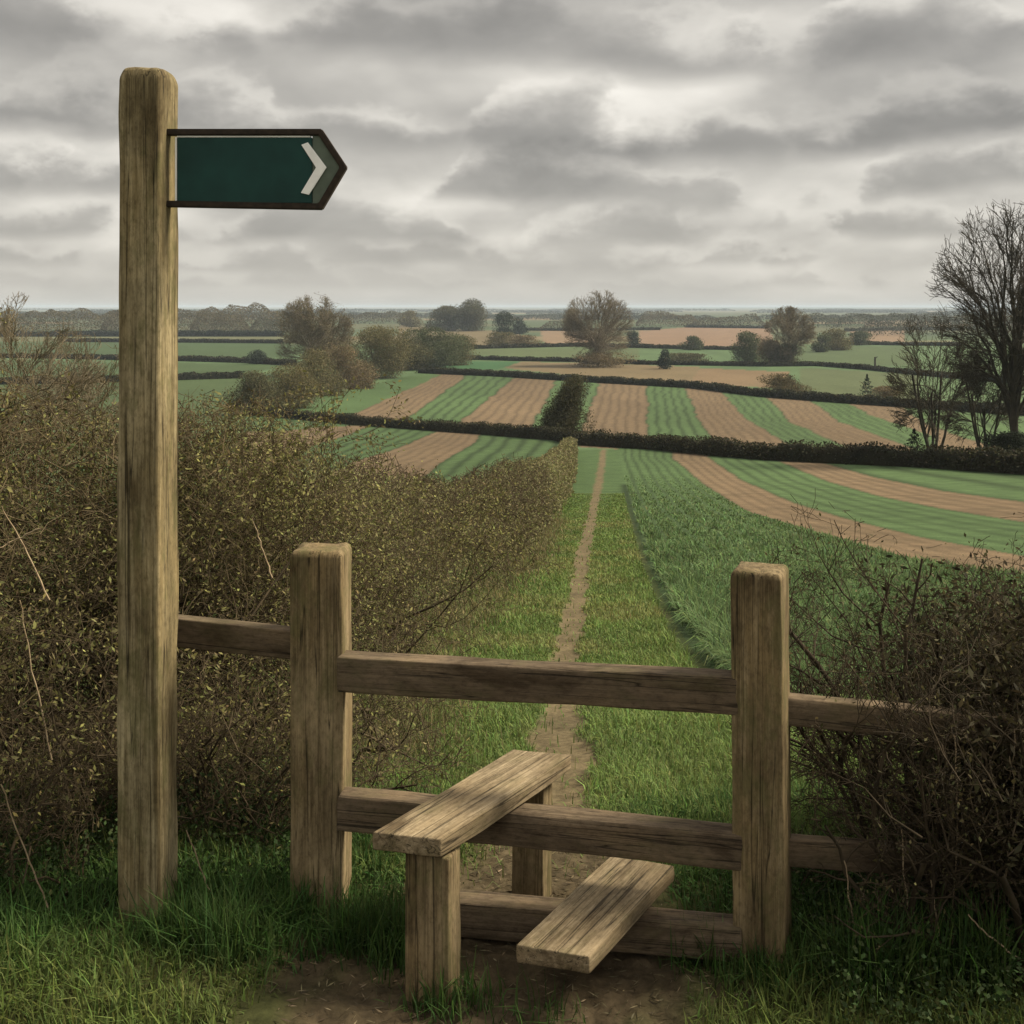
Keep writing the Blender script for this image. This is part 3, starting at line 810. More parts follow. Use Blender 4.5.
# turf beyond the stile, down the slope
n = 210000
d = d_of(rng.uniform(492, 878, n)); xl = path_c(d)-np.interp(d,[3,6,12,45],[2.2,2.0,1.9,1.5]); xr = np.where(d > 6.9, crop_edge(d)-.12, 2.6)
x = xl+(xr-xl)*rng.uniform(0,1,n)
lane = (d > 3.2) & (d < 50)
x, d = x[lane], d[lane]
keep = rng.uniform(0,1,len(x)) < 1-.97*sstep(.45,.95, path_mask(x, d))
x, d = x[keep], d[keep]; n = len(x)
cl = fbm(x*2.2, d*2.2, octs=4, seed=73)
dry = sstep(.50,.68, fbm(x*.8, d*.8, octs=3, seed=45))
edgeg = np.interp(x-path_c(d), [-1.3,-.75,.4,.9], [1.5,.8,.7,1.2])
L = (.035+.085*cl)*rng.uniform(.6,1.3,n)*edgeg*np.interp(d,[20,50],[1,.6])
base = np.array((.112,.156,.046))[None]*(.62+.76*cl[:,None])
base = base*(1-.4*dry[:,None])+np.array((.20,.185,.075))[None]*.4*dry[:,None]
V, Fq, c = blades(np.stack([x, d, Z(x, d)-.005], 1), L, np.clip(d*.0010,.003,.04)*rng.uniform(.7,1.3,n), rng.normal(.8,.5,n), jcol(base, n, .22, .09))
parts.append((V, Fq, c))
V, Fq, c = join(parts)
tag(mesh_np('grass', V, Fq, M_GRASS, None, c), 'green grass growing round the stile and down both sides of the path', 'grass', None, 'stuff')
# dry straw litter and pale grass stems
n = 6000
x = rng.uniform(-.85,.8,n); d = rng.uniform(2.2,3.9,n)
keep = path_mask(x, d) > .15; x, d = x[keep], d[keep]; n = len(x)
a = rng.uniform(0, 2*np.pi, n); L = rng.uniform(.008,.04,n)
dr = np.stack([np.cos(a), np.sin(a), rng.normal(0,.12,n)], 1)
V, Fq, c = diamonds(np.stack([x, d, Z(x, d)+.005], 1), L, rng.uniform(.0015,.004,n), jcol((.10,.080,.048), n, .4, .05), dirs=dr)
tag(mesh_np('straw_litter', V, Fq, M_DRY, None, c), 'dry straw and stalk litter on the bare earth under the stile', 'litter', None, 'stuff')
# dead grass along the hedge foot
n = 15000
u = rng.uniform(0,1,n); s = 1.2*(30/1.2)**u; x, d, t = hedge_pt(s)
off = rng.normal(.78,.2,n); x = x+t[:,1]*off; d = d-t[:,0]*off
k = (d > 3.3); x, d, n = x[k], d[k], int(k.sum())
V, Fq, c = blades(np.stack([x, d, Z(x, d)], 1), rng.uniform(.06,.22,n)*np.interp(d,[3.5,6],[.7,1]), np.clip(d*.0007,.0025,.012), rng.normal(.7,.4,n), jcol((.135,.118,.058), n, .35, .08))
tag(mesh_np('dead_grass', V, Fq, M_GRASS, None, c), 'straw coloured dead grass along the foot of the hedge', 'dead grass', None, 'stuff')
# weeds and ivy under the thorn bush
parts = []
for (x0, x1, d0, d1, k, hm) in ((-1.3,-.6,3.3,3.9,5000,.22),(.75,1.7,2.5,3.25,8000,.12),(-2.0,-1.0,3.05,3.6,5000,.16),(-.95,-.6,3.1,3.5,900,.10)):
    x = rng.uniform(x0,x1,k); d = rng.uniform(d0,d1,k); h = hm*rng.uniform(0,1,k)*(.4+fbm(x*4,d*4,octs=2,seed=19))
    L = rng.uniform(.008,.020,k)
    parts.append(diamonds(np.stack([x, d, Z(x, d)+.02+h], 1), L, L*.65, jcol((.030,.048,.016), k, .4, .08), up=.2))
V, Fq, c = join(parts)
tag(mesh_np('weeds', V, Fq, M_LEAF, None, c), 'dark low leafy weeds under the hedge and the thorn bush', 'weeds', None, 'stuff')
# crop
x, d = scatter_px(330000, 590, 1300, 468, 700)
py = HY+F*(CAMZ-P(d))/d; px = CX+F*x/d
v, s = block_eval(BLOCK_A, px, py)
nz = fbm(x*1.1, d*1.1, octs=3, seed=52)
ok = (d > 6.9+.5*nz) & (d < 72) & (x > crop_edge(d)+.12+.35*(nz-.5)) & (v < .5) & (s < 1)
s_ = np.where(s < 0, 0, s); w = (.5+.5*np.cos(2*np.pi*s_*7+(fbm(x*.9, d*.9, octs=4, seed=31)-.5)))**4
ok &= rng.uniform(0,1,len(x)) > np.minimum(1, w*1.25)*np.interp(py,[480,620],[1,.85])
x, d = x[ok], d[ok]; n = len(x)
cl = fbm(x*1.6, d*1.6, octs=4, seed=54)
L = (.09+.21*cl)*rng.uniform(.6,1.2,n)*np.interp(d,[7,25,70],[1,.75,.2])*np.interp(x-crop_edge(d),[0,.5,1.5],[1.45,1.3,1])
base = np.array((.088,.130,.055))[None]*(.55+.9*cl[:,None])
V, Fq, c = blades(np.stack([x, d, Z(x, d)], 1), L, np.clip(d*.0012,.008,.05)*rng.uniform(.6,1.3,n), rng.normal(1.15,.5,n), jcol(base, n, .25, .08))
tag(mesh_np('crop', V, Fq, M_CROP, None, c), 'knee high green crop growing right of the footpath', 'crop', None, 'stuff')

# ------------------------------------------------------------------ field hedges
def field_hedge(line, hm, wm, label, col=(.030,.030,.014), dens=1.0, name='field_hedge', rag=.6):
    pts = [at(*p) for p in line]; pts = np.array(pts)
    sl = np.concatenate([[0], np.cumsum(np.hypot(np.diff(pts[:,0]), np.diff(pts[:,1])))])
    dm = np.mean(pts[:,1]); q = np.clip(dm*.0011, .10, 1.6)
    n = int(sum(abs(line[i+1][0]-line[i][0]) for i in range(len(line)-1))*(hm*F/dm+3)*4.5*dens)
    n = max(900, min(n, 42000))
    s = rng.uniform(0, sl[-1], n); x = np.interp(s, sl, pts[:,0]); d = np.interp(s, sl, pts[:,1])
    top = hm*(1-rag/2+rag*fbm(s/(hm*1.2), s*0, octs=4, seed=int(line[0][0])+3)*1.0)
    h = rng.uniform(0,1,n)**.75*top
    x = x+rng.normal(0,.2,n)*wm; d = d+rng.uniform(-.5,.5,n)*wm
    z = P(d)
    L = q*rng.uniform(.7,1.7,n)
    V, Fq, c = diamonds(np.stack([x, d, z+h], 1), L, L*.75, jcol(col, n, .3, .1))
    # woody core of the hedge: a rounded ridge the leaves grow round
    ns = 160; ss = np.linspace(0, sl[-1], ns); cxs = np.interp(ss, sl, pts[:,0]); cds = np.interp(ss, sl, pts[:,1])
    hs = hm*(1-rag/2+rag*fbm(ss/(hm*1.2), ss*0, octs=4, seed=int(line[0][0])+3))*.86
    prof = [(-.42,0),(-.40,.55),(-.25,.9),(0,1),(.25,.9),(.40,.55),(.42,0)]
    VC = np.stack([np.stack([cxs, cds+o_*wm*.9, P(cds+o_*wm*.9)+h_*hs-.02], 1) for o_, h_ in prof], 1).reshape(-1,3)
    ii = (np.arange(ns-1)[:,None]*7+np.arange(6)[None,:]); FC = np.stack([ii, ii+7, ii+8, ii+1], -1).reshape(-1,4)
    V, Fq, c = join([(V, Fq, c), (VC, FC, jcol(np.array(col)*.8, len(VC), .2, .05))])
    b = pts[len(pts)//2]
    o = mesh_np(name, V, Fq, M_LEAF, None, c, loc=(b[0], b[1], float(P(b[1]))))
    return tag(o, label, 'hedge', 'dark hedges dividing the valley fields')
field_hedge(H1, 1.75, 2.2, 'longest dark hedge, the nearest crossing the valley where the footpath ends', (.030,.028,.013))
field_hedge(H2, 2.1, 2.5, 'dark hedge along the far top of the curving striped field')
field_hedge([(466,359.5),(520,361),(578,362),(640,364.5),(767,366.5),(818,366),(868,370),(916,375),(1060,387)], 1.9, 3, 'long dark hedge passing behind the foot of the rounded bare tree')
field_hedge([(471,349),(577,346.5),(640,348),(700,349.5),(762,350.5)], 2.2, 4, 'thin hedge along the near edge of the far brown field')
field_hedge([(525,330.5),(577,331),(640,330),(660,330)], 2.4, 5, 'short thin hedge behind the crown of the rounded bare tree', (.034,.034,.018))
field_hedge([(685,327.5),(767,328.5)], 2.6, 6, 'thin hedge along the far edge of the far brown field', (.036,.036,.020))
field_hedge([(845,331.5),(905,330),(960,330)], 2.6, 6, 'thin far hedge above the small pale brown field at right', (.036,.036,.020))
field_hedge([(840,344),(905,345.5),(960,346)], 2.2, 5, 'thin hedge just below the small pale brown field at right')
field_hedge([(-60,337),(60,336.5),(180,336.5),(283,336.5)], 4.6, 6, 'topmost dark hedge of the left hand green fields, below the wood', (.024,.028,.015))
field_hedge([(60,342),(180,342.5),(283,343.5)], 2.6, 4, 'second dark hedge down the left hand green fields')
field_hedge([(-60,357),(56,358.5),(122,360),(180,361),(251,363),(296,366)], 2.4, 4, 'dark hedge behind the signpost running to the small round bush')
field_hedge([(-60,385),(37,384),(122,381.5),(180,380),(242,378)], 2.3, 3, 'lowest dark hedge behind the signpost, nearest the bramble hedge')

# ------------------------------------------------------------------ trees
def lumpy(name, px, base, top, w, label, cat, col, lobes=9, dens=1.0, lean=0.0, trunk=True, cone=False, group='trees and bushes about the valley', flat=.0, seed=0, leafpx=1.5):
    """leafy or twiggy crown of many small leaf clumps round a short trunk with limbs"""
    x0, d0 = at(px, base); k = d0/F; H = (base-top)*k; Wd = w*k; z0 = float(P(d0))-.1
    r = np.random.default_rng(int(px*7+base*3)+seed)
    t = thing(name, label, cat, (x0, d0, z0), group)
    lob = []
    if cone:
        n = int(900*dens); h = r.uniform(0,1,n)**1.3; rad = (1-h)**.9*.5*Wd*(.75+.35*np.sin(h*40+r.uniform(0,.5,n)))*np.sqrt(r.uniform(.25,1,n)); a = r.uniform(0,2*np.pi,n)
        Pt = np.stack([rad*np.cos(a), rad*np.sin(a), h*H], 1)
    else:
        for i in range(lobes):
            a = r.uniform(0, 2*np.pi); f = r.uniform(.0, .66); hz = r.uniform(.12,.78)
            sz = r.uniform(.28,.44)*(1.05-.4*abs(hz-.4))
            lob.append((math.cos(a)*f*Wd*.5*(1.1-.5*max(0,hz-.4)), math.sin(a)*f*Wd*.5, hz*H, sz*Wd*.85, sz*H*.75))
        lob.append((0,0,H*.80,.24*Wd,.20*H)); lob.append((0,0,.4*H,.40*Wd,.40*H)); lob.append((0,0,.15*H,.40*Wd,.2*H))
        area = (base-top)*w
        n = int(min(26000, max(1500, area*12))*dens)
        pick = r.integers(0, len(lob), n); lo = np.array(lob)[pick]
        dv = r.normal(size=(n,3)); dv /= np.linalg.norm(dv, axis=1, keepdims=True); rr = r.uniform(.2,1,n)**.45
        rr = rr*(.8+.35*r.uniform(0,1,n))
        Pt = lo[:,:3]+dv*rr[:,None]*np.stack([lo[:,3], lo[:,3], lo[:,4]], 1)
        Pt[:,2] = np.clip(Pt[:,2], .02*H, None)
    Pt[:,0] += lean*Wd*Pt[:,2]/H
    sc = H/np.percentile(Pt[:,2], 99.5); Pt[:,2] *= sc
    wx = np.percentile(np.abs(Pt[:,0]-lean*Wd*Pt[:,2]/H), 94); Pt[:,0] *= .5*Wd/wx; Pt[:,1] *= .5*Wd/wx
    n = len(Pt)
    L = .72*leafpx*k*r.uniform(.6,1.6,n)
    lump = fbm(Pt[:,0]/Wd*4, Pt[:,1]/Wd*4, Pt[:,2]/H*4, octs=3, seed=int(px))
    cc = jcol(np.asarray(col)[None]*(.6+.8*lump[:,None]), n, .18, .05)
    V, Fq, c = diamonds(Pt, L*1.2, L*.6, cc)
    mesh_np('crown', V+np.array([x0,d0,z0]), Fq, M_LEAF, t, c)
    PR.seed(int(px+base))
    sg, _ = grow((x0, d0, z0), (lean*.5,0,1), H*.55, max(.02*H,.35*k), 2, [5,4], spread=.6, ratio=.6, steps=4, rmin=.2*k)
    V, Fq, c = join(tube_parts(sg, 1)); mesh_np('trunk', V, Fq, M_FARBARK if d0 > 250 else M_BARK, t)
    return t
def fan_segs(H, W, cb, n1, n2, n3, n4, r0, stems, rmin, trunk=.22, spreadx=1.0):
    """leafless crown: limbs fan out from the trunk to the outside of an ellipsoid, finer wood follows"""
    sg = []; cz = (cb+1)/2*H; rz = (1-cb)/2*H; rx = W/2
    G = PR.gauss
    def bez(a, c, e, n, r_a, r_b, lv, jit):
        pts = []
        for i in range(n+1):
            t = i/n; q = a*((1-t)**2)+c*(2*t*(1-t))+e*(t*t)
            if 0 < i < n+1 and i: q = q+Vector((G(0,jit), G(0,jit), G(0,jit)))
            pts.append(q)
        for i in range(n):
            ra = r_a+(r_b-r_a)*i/n; rb = r_a+(r_b-r_a)*(i+1)/n
            sg.append((tuple(pts[i]), tuple(pts[i+1]), max(rmin, ra), max(rmin, rb), lv))
        return pts
    def inside(p):
        k = (p.x/rx)**2+(p.y/rx)**2+((p.z-cz)/rz)**2
        return k
    tr = []
    for s_ in range(stems):
        a = PR.uniform(0, 6.28); f = 0 if stems == 1 else .10*W
        b = Vector((math.cos(a)*f, math.sin(a)*f, 0)) if stems > 1 else Vector((0,0,0))
        th = H*(trunk if stems == 1 else PR.uniform(.4,.62))
        e = Vector((b.x*2.2, b.y*2.2, th)); rr = r0*H/(1 if stems == 1 else 1.3)
        b0 = Vector((0,0,0)); tr.append((bez(b0, b+Vector((0,0,th*.15)), e, 7, rr*1.15, rr*.75, 0, .0015*H), rr))
    def child(pts, L, lv, n, r_a, r_b, out, steps, tmin):
        res = []
        m = len(pts)-1
        for c in range(n):
            t = tmin+(1-tmin)*(c+PR.random())/n; i = min(m-1, int(t*m)); q = pts[i].lerp(pts[i+1], t*m-i)
            tg = (pts[i+1]-pts[i]).normalized(); o = (q-Vector((0,0,cz-.35*rz))); o = o.normalized() if o.length > 1e-6 else Vector((0,0,1))
            d = (tg*.75+o*out+Vector((G(0,.5), G(0,.5), G(0,.45)+.12))).normalized()
            l = L*PR.uniform(.55,1.2)*(1.2-.45*t)
            e = q+d*l
            k = inside(e)
            if k > 1.08*(.86+.28*PR.random()):
                e = q.lerp(e, .45)
                if inside(e) > 1.15: continue
            res.append(bez(q, q+(tg*.5+d*.5)*l*.5, e, steps, r_a*(1-.5*t), r_b, lv, .03*l))
        return res
    L1 = []
    for i in range(n1):
        tp, rr = tr[i % len(tr)]
        az = i*2.39996+PR.uniform(-.4,.4); el = math.asin(PR.uniform(-.75,1.0))
        k = PR.uniform(.80,1.0)
        e = Vector((math.cos(az)*math.cos(el)*rx*k, math.sin(az)*math.cos(el)*rx*k, cz+math.sin(el)*rz*k))
        tt = PR.uniform(.45,1.0) if stems == 1 else PR.uniform(.35,1)
        j = min(len(tp)-2, int(tt*(len(tp)-1))); q = tp[j].lerp(tp[j+1], tt*(len(tp)-1)-j)
        dist = (e-q).length
        c = q+Vector((0,0,dist*.38))+(e-q)*.22
        L1.append(bez(q, c, e, 8, rr*PR.uniform(.38,.6), rr*.09, 1, .012*dist))
    L2 = []; L3 = []
    for p in L1: L2 += child(p, .34*H*min(1, W/H), 2, n2, r0*H*.2, r0*H*.05, .55, 5, .22)
    for p in L2: L3 += child(p, .17*H*min(1, W/H), 3, n3, r0*H*.07, r0*H*.03, .5, 3, .15)
    if n4:
        for p in L3: child(p, .09*H*min(1, W/H), 4, n4, r0*H*.03, r0*H*.02, .5, 2, .15)
    return sg
def bare(name, px, base, top, w, label, cat='tree', cb=.25, n=(18,10,8,3), r0=.022, stems=1, bark=None, haze_n=0, haze_col=(.085,.07,.04), group='trees and bushes about the valley', seed=1, x0d0=None, rminpx=.2, trunk=.22, hz=1.1):
    """leafless winter tree: trunk, limbs and fine twigs"""
    x0, d0 = at(px, base) if x0d0 is None else x0d0
    k = d0/F; H = (base-top)*k; Wd = w*k; z0 = float(P(d0))-.15
    PR.seed(seed)
    sg = fan_segs(H, Wd, cb, *n, r0, stems, rminpx*k, trunk)
    o = Vector((x0, d0, z0))
    sg = [(tuple(Vector(q[0])+o), tuple(Vector(q[1])+o), q[2], q[3], q[4]) for q in sg]
    t = thing(name, label, cat, (x0, d0, z0), group)
    thick = [q for q in sg if q[4] <= 1]; thin = [q for q in sg if q[4] >= 2]
    V, Fq = tubes(thick, 7); mesh_np('trunk', V, Fq, bark or M_BARK, t)
    V, Fq = tubes(thin, 3); mesh_np('twigs', V, Fq, bark or M_BARK, t)
    if haze_n:
        E1 = np.array([q[1] for q in sg if q[4] >= 2]); i = rng.integers(0, len(E1), haze_n)
        Pt = E1[i]+rng.normal(0,.016*H,(haze_n,3)); L = .7*k*hz*rng.uniform(.5,1.6,haze_n)
        V, Fq, c = diamonds(Pt, L*1.3, L*.4, jcol(haze_col, haze_n, .2, .05)); mesh_np('buds', V, Fq, M_LEAF, t, c)
    return t
OL = (.125,.110,.050); OD = (.085,.080,.040); BR = (.145,.112,.060); GR = (.075,.085,.042); DK = (.028,.038,.022)
# hedgerow of rounded shrubs climbing the left of the striped field
G2 = 'rounded shrubs in the slanting hedgerow'
lumpy('shrub', 255, 415, 372, 44, 'darkest rounded shrub at the lower left end of the slanting hedgerow', 'shrub', OD, group=G2)
lumpy('shrub', 289, 408, 366, 52, 'olive shrub second from the lower end of the slanting hedgerow', 'shrub', OL, group=G2)
lumpy('shrub', 315, 395, 350, 50, 'shrub in the slanting hedgerow directly below the big round crowned tree', 'shrub', OL, group=G2, seed=2)
lumpy('shrub', 345, 388, 345, 48, 'brown shrub in the slanting hedgerow, right of the one below the big round tree', 'shrub', BR, group=G2, seed=3)
lumpy('shrub', 375, 378, 327, 58, 'tall olive shrub in the middle of the slanting hedgerow', 'shrub', OL, group=G2, seed=4)
lumpy('shrub', 405, 370, 340, 44, 'low pale shrub in a dip of the slanting hedgerow', 'shrub', (.085,.08,.036), group=G2, seed=5)
lumpy('shrub', 432, 368, 328, 52, 'dark shrub near the upper end of the slanting hedgerow', 'shrub', GR, group=G2, seed=6)
lumpy('shrub', 453, 365, 336, 34, 'last small shrub at the upper right end of the slanting hedgerow', 'shrub', OL, group=G2, seed=7)
bare('broad_tree', 314, 376, 297, 78, 'large brown round crowned tree rising above the slanting hedgerow', cb=.02, n=(24,9,8,2), r0=.016, rminpx=.14, hz=1.4, haze_n=24000, haze_col=(.14,.115,.062), bark=M_FARBARK, seed=3)
bare('round_bare_tree', 598, 366, 291, 70, 'rounded bare winter tree standing alone in the middle distance', cb=.05, n=(26,10,9,2), r0=.014, rminpx=.12, haze_n=15000, haze_col=(.19,.16,.105), bark=M_FARBARK, seed=8)
lumpy('bush', 598, 367, 352, 46, 'low scrubby undergrowth round the foot of the rounded bare tree', 'bush', BR, dens=.8)
lumpy('leaning_bush', 560, 438, 377, 36, 'dark leaning bush standing on the nearest valley hedge by the path end', 'bush', (.055,.052,.024), lean=.30, lobes=14, leafpx=1.8)
lumpy('small_bush', 258, 364, 350, 15, 'small round dark bush on the hedge of the left green field', 'bush', DK)
# middle distance, centre and right
lumpy('tree', 446, 331, 306, 32, 'left hand dark tree of the pair standing against the horizon', 'tree', OD, seed=1)
lumpy('tree', 472, 331, 300, 30, 'right hand taller dark tree of the pair standing against the horizon', 'tree', OD, seed=2)
lumpy('small_tree', 411, 327, 311, 20, 'small hazy tree on the horizon above the upper hedgerow end', 'tree', OL)
lumpy('conifer', 504, 338, 312, 18, 'dark green conifer between the horizon pair and the rounded bare tree', 'conifer', DK, lobes=5)
lumpy('conifer', 519, 334, 318, 13, 'smaller dark conifer just right of the dark green conifer', 'conifer', DK, lobes=4)
lumpy('bush', 500, 346, 332, 24, 'dull brown bush below the dark conifers', 'bush', OL)
lumpy('bush', 525, 347, 335, 26, 'dull brown bush right of the one below the dark conifers', 'bush', BR)
lumpy('evergreen', 633, 347, 331, 12, 'small dark evergreen at the left end of the far brown field', 'bush', DK, lobes=4)
lumpy('evergreen', 665, 369, 349, 11, 'narrow dark evergreen in front of the far brown field on a hedge', 'bush', DK, lobes=4)
lumpy('bush', 692, 350, 336, 19, 'round green bush on the near edge of the far brown field', 'bush', GR)
lumpy('small_tree', 746, 362, 332, 24, 'small dark two lobed tree left of the big twiggy tree', 'tree', GR)
lumpy('bush', 690, 362, 353, 40, 'low dark scrub between the narrow evergreen and the two lobed tree', 'bush', OD)
bare('twiggy_tree', 788, 365, 308, 54, 'big brown twiggy tree right of the far brown field', cb=.03, n=(20,9,8,2), r0=.014, rminpx=.13, hz=1.3, haze_n=16000, haze_col=(.14,.115,.07), bark=M_FARBARK, seed=15)
lumpy('bush', 789, 365, 343, 26, 'dark bush in the foot of the big brown twiggy tree', 'bush', OD)
lumpy('bush', 771, 364, 340, 24, 'brown bush against the left side of the big twiggy tree', 'bush', BR)
lumpy('bush', 821, 352, 334, 15, 'dark green bush just right of the big twiggy tree', 'bush', GR)
lumpy('bush', 837, 350, 329, 22, 'pale olive bush right of the dark green one by the twiggy tree', 'bush', OL)
lumpy('bush', 861, 345, 331, 20, 'round bush before the small pale brown field at right', 'bush', GR)
lumpy('bush', 784, 392, 374, 36, 'low round brown bush alone in the pale field above the striped field', 'bush', (.095,.075,.034))
lumpy('conifer', 867, 398, 374, 14, 'small pointed dark conifer standing on the hedge above the striped field', 'conifer', DK, cone=True)
lumpy('bush', 886, 398, 386, 26, 'scrubby brown bush beside the small pointed conifer', 'bush', BR)
post = thing('wooden_post', 'lone short dark post standing in the green field at right', 'post', (*at(875,366), float(P(at(875,366)[1]))))
pk = at(875,366)[1]/F
V, Fq = tubes([((at(875,366)[0], at(875,366)[1], float(P(at(875,366)[1]))-.2), (at(875,366)[0], at(875,366)[1], float(P(at(875,366)[1]))+9*pk), 1.1*pk, .9*pk), ((at(875,366)[0], at(875,366)[1], float(P(at(875,366)[1]))+7*pk), (at(875,366)[0]+2.4*pk, at(875,366)[1], float(P(at(875,366)[1]))+9.5*pk), .5*pk, .4*pk)], 8)
mesh_np('shaft', V, Fq, M_BARK, post)
# big bare trees at the right edge
bare('tall_bare_tree', 1014, 466, 192, 158, 'tallest bare tree at the right edge, its open fan of twigs against the clouds', cb=.22, n=(26,10,7,3), r0=.015, seed=23, rminpx=.19, trunk=.3)
bare('bare_tree', 934, 460, 309, 92, 'smaller many stemmed bare tree left of the tallest bare tree', cb=.06, n=(18,8,6,2), r0=.012, stems=5, seed=31, rminpx=.2, haze_n=8000, haze_col=(.075,.062,.032), hz=.9)
bare('bare_tree', 985, 464, 325, 86, 'low twiggy bare tree filling the gap below the tallest bare tree', cb=.05, n=(16,8,6,2), r0=.011, stems=4, seed=37, rminpx=.2, haze_n=10000, haze_col=(.075,.062,.032), hz=.9)
lumpy('conifer', 914, 460, 428, 24, 'dark bushy conifer at the foot of the many stemmed bare tree', 'conifer', (.016,.020,.010), cone=True, leafpx=2.2)
lumpy('bush', 1014, 468, 432, 50, 'dark bush at the foot of the tallest bare tree', 'bush', (.016,.020,.010), leafpx=2.0)
# bare shrub tree at the left edge, beyond the bramble
bare('bare_sapling', 26, 523, 289, 150, 'thin twiggy bare sapling rising behind the bramble hedge at the left edge', cb=.3, n=(22,10,7,2), r0=.007, stems=5, seed=41, x0d0=((20-CX)*30/F, 30.0), rminpx=.22, bark=M_FARBARK)
bare('bare_sapling', 80, 523, 330, 110, 'lower twiggy bare sapling just right of the left edge one, behind the bramble', cb=.3, n=(16,9,6,2), r0=.006, stems=5, seed=43, x0d0=((80-CX)*33/F, 33.0), rminpx=.22, bark=M_FARBARK)

# far woods that read as one mass
def wood_band(specs):
    parts = []
    for (xa, xb, base, hpx, col, dens) in specs:
        d0 = float(d_of(base)); k = d0/F
        n = int((xb-xa)*hpx*4.0*dens)
        px = rng.uniform(xa, xb, n); d = d0*(1+rng.uniform(0,.06,n))
        prof = .55+.6*np.abs(fbm(px/17., px*0+base, octs=2, seed=int(base*3+xa))-.1)
        edge = np.minimum(1, np.minimum(px-xa, xb-px)/12+.25)
        h = rng.uniform(0,1,n)**.7*hpx*prof*edge
        L = .95*k*rng.uniform(.6,1.7,n)
        cc = .85*np.asarray(col)[None]*(.65+.7*fbm(px/9., h/4., octs=3, seed=int(xa)+9)[:,None])
        parts.append(diamonds(np.stack([(px-CX)*d/F, d, P(d)+h*k], 1), L*1.2, L*.7, jcol(cc, n, .22, .06)))
    V, Fq, c = join(parts)
    tag(mesh_np('distant_woodland', V, Fq, M_LEAF, None, c), 'far woods and hedgerow trees along the horizon', 'woodland', None, 'stuff')
WB = [(-160,130,334,26,(0.101,0.086,0.046),1),(100,250,333,24,(0.108,0.092,0.049),1),(190,300,332,28,(0.115,0.095,0.049),1),(250,300,333,20,(0.081,0.074,0.041),1),(340,420,324,13,(0.095,0.084,0.047),1),
      (380,520,318,6,(0.068,0.074,0.047),1),(540,580,331,14,(0.088,0.081,0.046),.8),(636,700,327,15,(0.108,0.088,0.049),1),(690,765,327,13,(0.095,0.084,0.049),1),(765,1060,328,15,(0.074,0.074,0.043),1),(800,960,322,9,(0.068,0.070,0.043),1),
      (860,1060,336,18,(.05,.05,.028),.6)]
for i in range(46):
    b = rng.choice([310.2,311,312,313,314.5,316,318,320]); xa = rng.uniform(-250,1200); w = rng.uniform(60,260)
    WB.append((xa, xa+w, b, rng.uniform(.25,.5)*(b-306.5)+.8, (.055,.062,.042), 1.3))
wood_band(WB)

# ------------------------------------------------------------------ haze
hz = bpy.data.meshes.new('haze'); bm = bmesh.new(); bmesh.ops.create_cube(bm, size=1)
for v in bm.verts: v.co = Vector((v.co.x*50000, 9400+v.co.y*19800, -3.5+v.co.z*46))
bm.to_mesh(hz); bm.free()
ho = bpy.data.objects.new('haze', hz); COL.objects.link(ho)
tag(ho, 'thin pale air haze over the whole valley', 'haze', None, 'stuff')
hm = bpy.data.materials.new('haze_air'); hm.use_nodes = True; nt = hm.node_tree; nt.nodes.clear()
o_ = N(nt, 'ShaderNodeOutputMaterial'); pv = N(nt, 'ShaderNodeVolumePrincipled')
pv.inputs['Color'].default_value = (.68,.80,.93,1); pv.inputs['Density'].default_value = .00011
nt.links.new(pv.outputs[0], o_.inputs['Volume']); hz.materials.append(hm)

# ------------------------------------------------------------------ sky and sun
SUN = Vector((.70,.10,.70)).normalized()
w = bpy.data.worlds.new('World'); scene.world = w; w.use_nodes = True
nt = w.node_tree; nt.nodes.clear()
out = N(nt, 'ShaderNodeOutputWorld')
sky = N(nt, 'ShaderNodeTexSky', sky_type='NISHITA'); sky.sun_disc = False
sky.sun_elevation = math.asin(SUN.z); sky.sun_rotation = math.atan2(SUN.x, SUN.y)
bg1 = N(nt, 'ShaderNodeBackground'); bg1.inputs[1].default_value = .08; nt.links.new(sky.outputs[0], bg1.inputs[0])
tc = N(nt, 'ShaderNodeTexCoord'); sep = N(nt, 'ShaderNodeSeparateXYZ'); nt.links.new(tc.outputs['Generated'], sep.inputs[0])
def cloud_coord(dz, k=.40):
    z = mth(nt, 'MAXIMUM', mth(nt, 'ADD', sep.outputs[2], dz), 0.0)
    den = mth(nt, 'ADD', z, k)
    c = N(nt, 'ShaderNodeCombineXYZ')
    nt.links.new(mth(nt, 'DIVIDE', sep.outputs[0], den), c.inputs[0]); nt.links.new(mth(nt, 'DIVIDE', sep.outputs[1], den), c.inputs[1])
    return c.outputs[0]
def cl_noise(vec, scale, detail, rough, off):
    mp = N(nt, 'ShaderNodeMapping'); mp.inputs['Location'].default_value = off; mp.inputs['Scale'].default_value = (scale,scale,scale)
    nt.links.new(vec, mp.inputs[0])
    n = N(nt, 'ShaderNodeTexNoise'); n.inputs['Scale'].default_value = 1; n.inputs['Detail'].default_value = detail; n.inputs['Roughness'].default_value = rough; n.inputs['Distortion'].default_value = .15
    nt.links.new(mp.outputs[0], n.inputs['Vector']); return n.outputs[0]
v0, v1 = cloud_coord(0), cloud_coord(.022)
hyp = mth(nt, 'SQRT', mth(nt, 'ADD', mth(nt, 'MULTIPLY', sep.outputs[0], sep.outputs[0]), mth(nt, 'MULTIPLY', sep.outputs[1], sep.outputs[1])))
az = mth(nt, 'ARCTAN2', sep.outputs[0], sep.outputs[1])
el = mth(nt, 'DIVIDE', sep.outputs[2], mth(nt, 'MAXIMUM', hyp, .02))
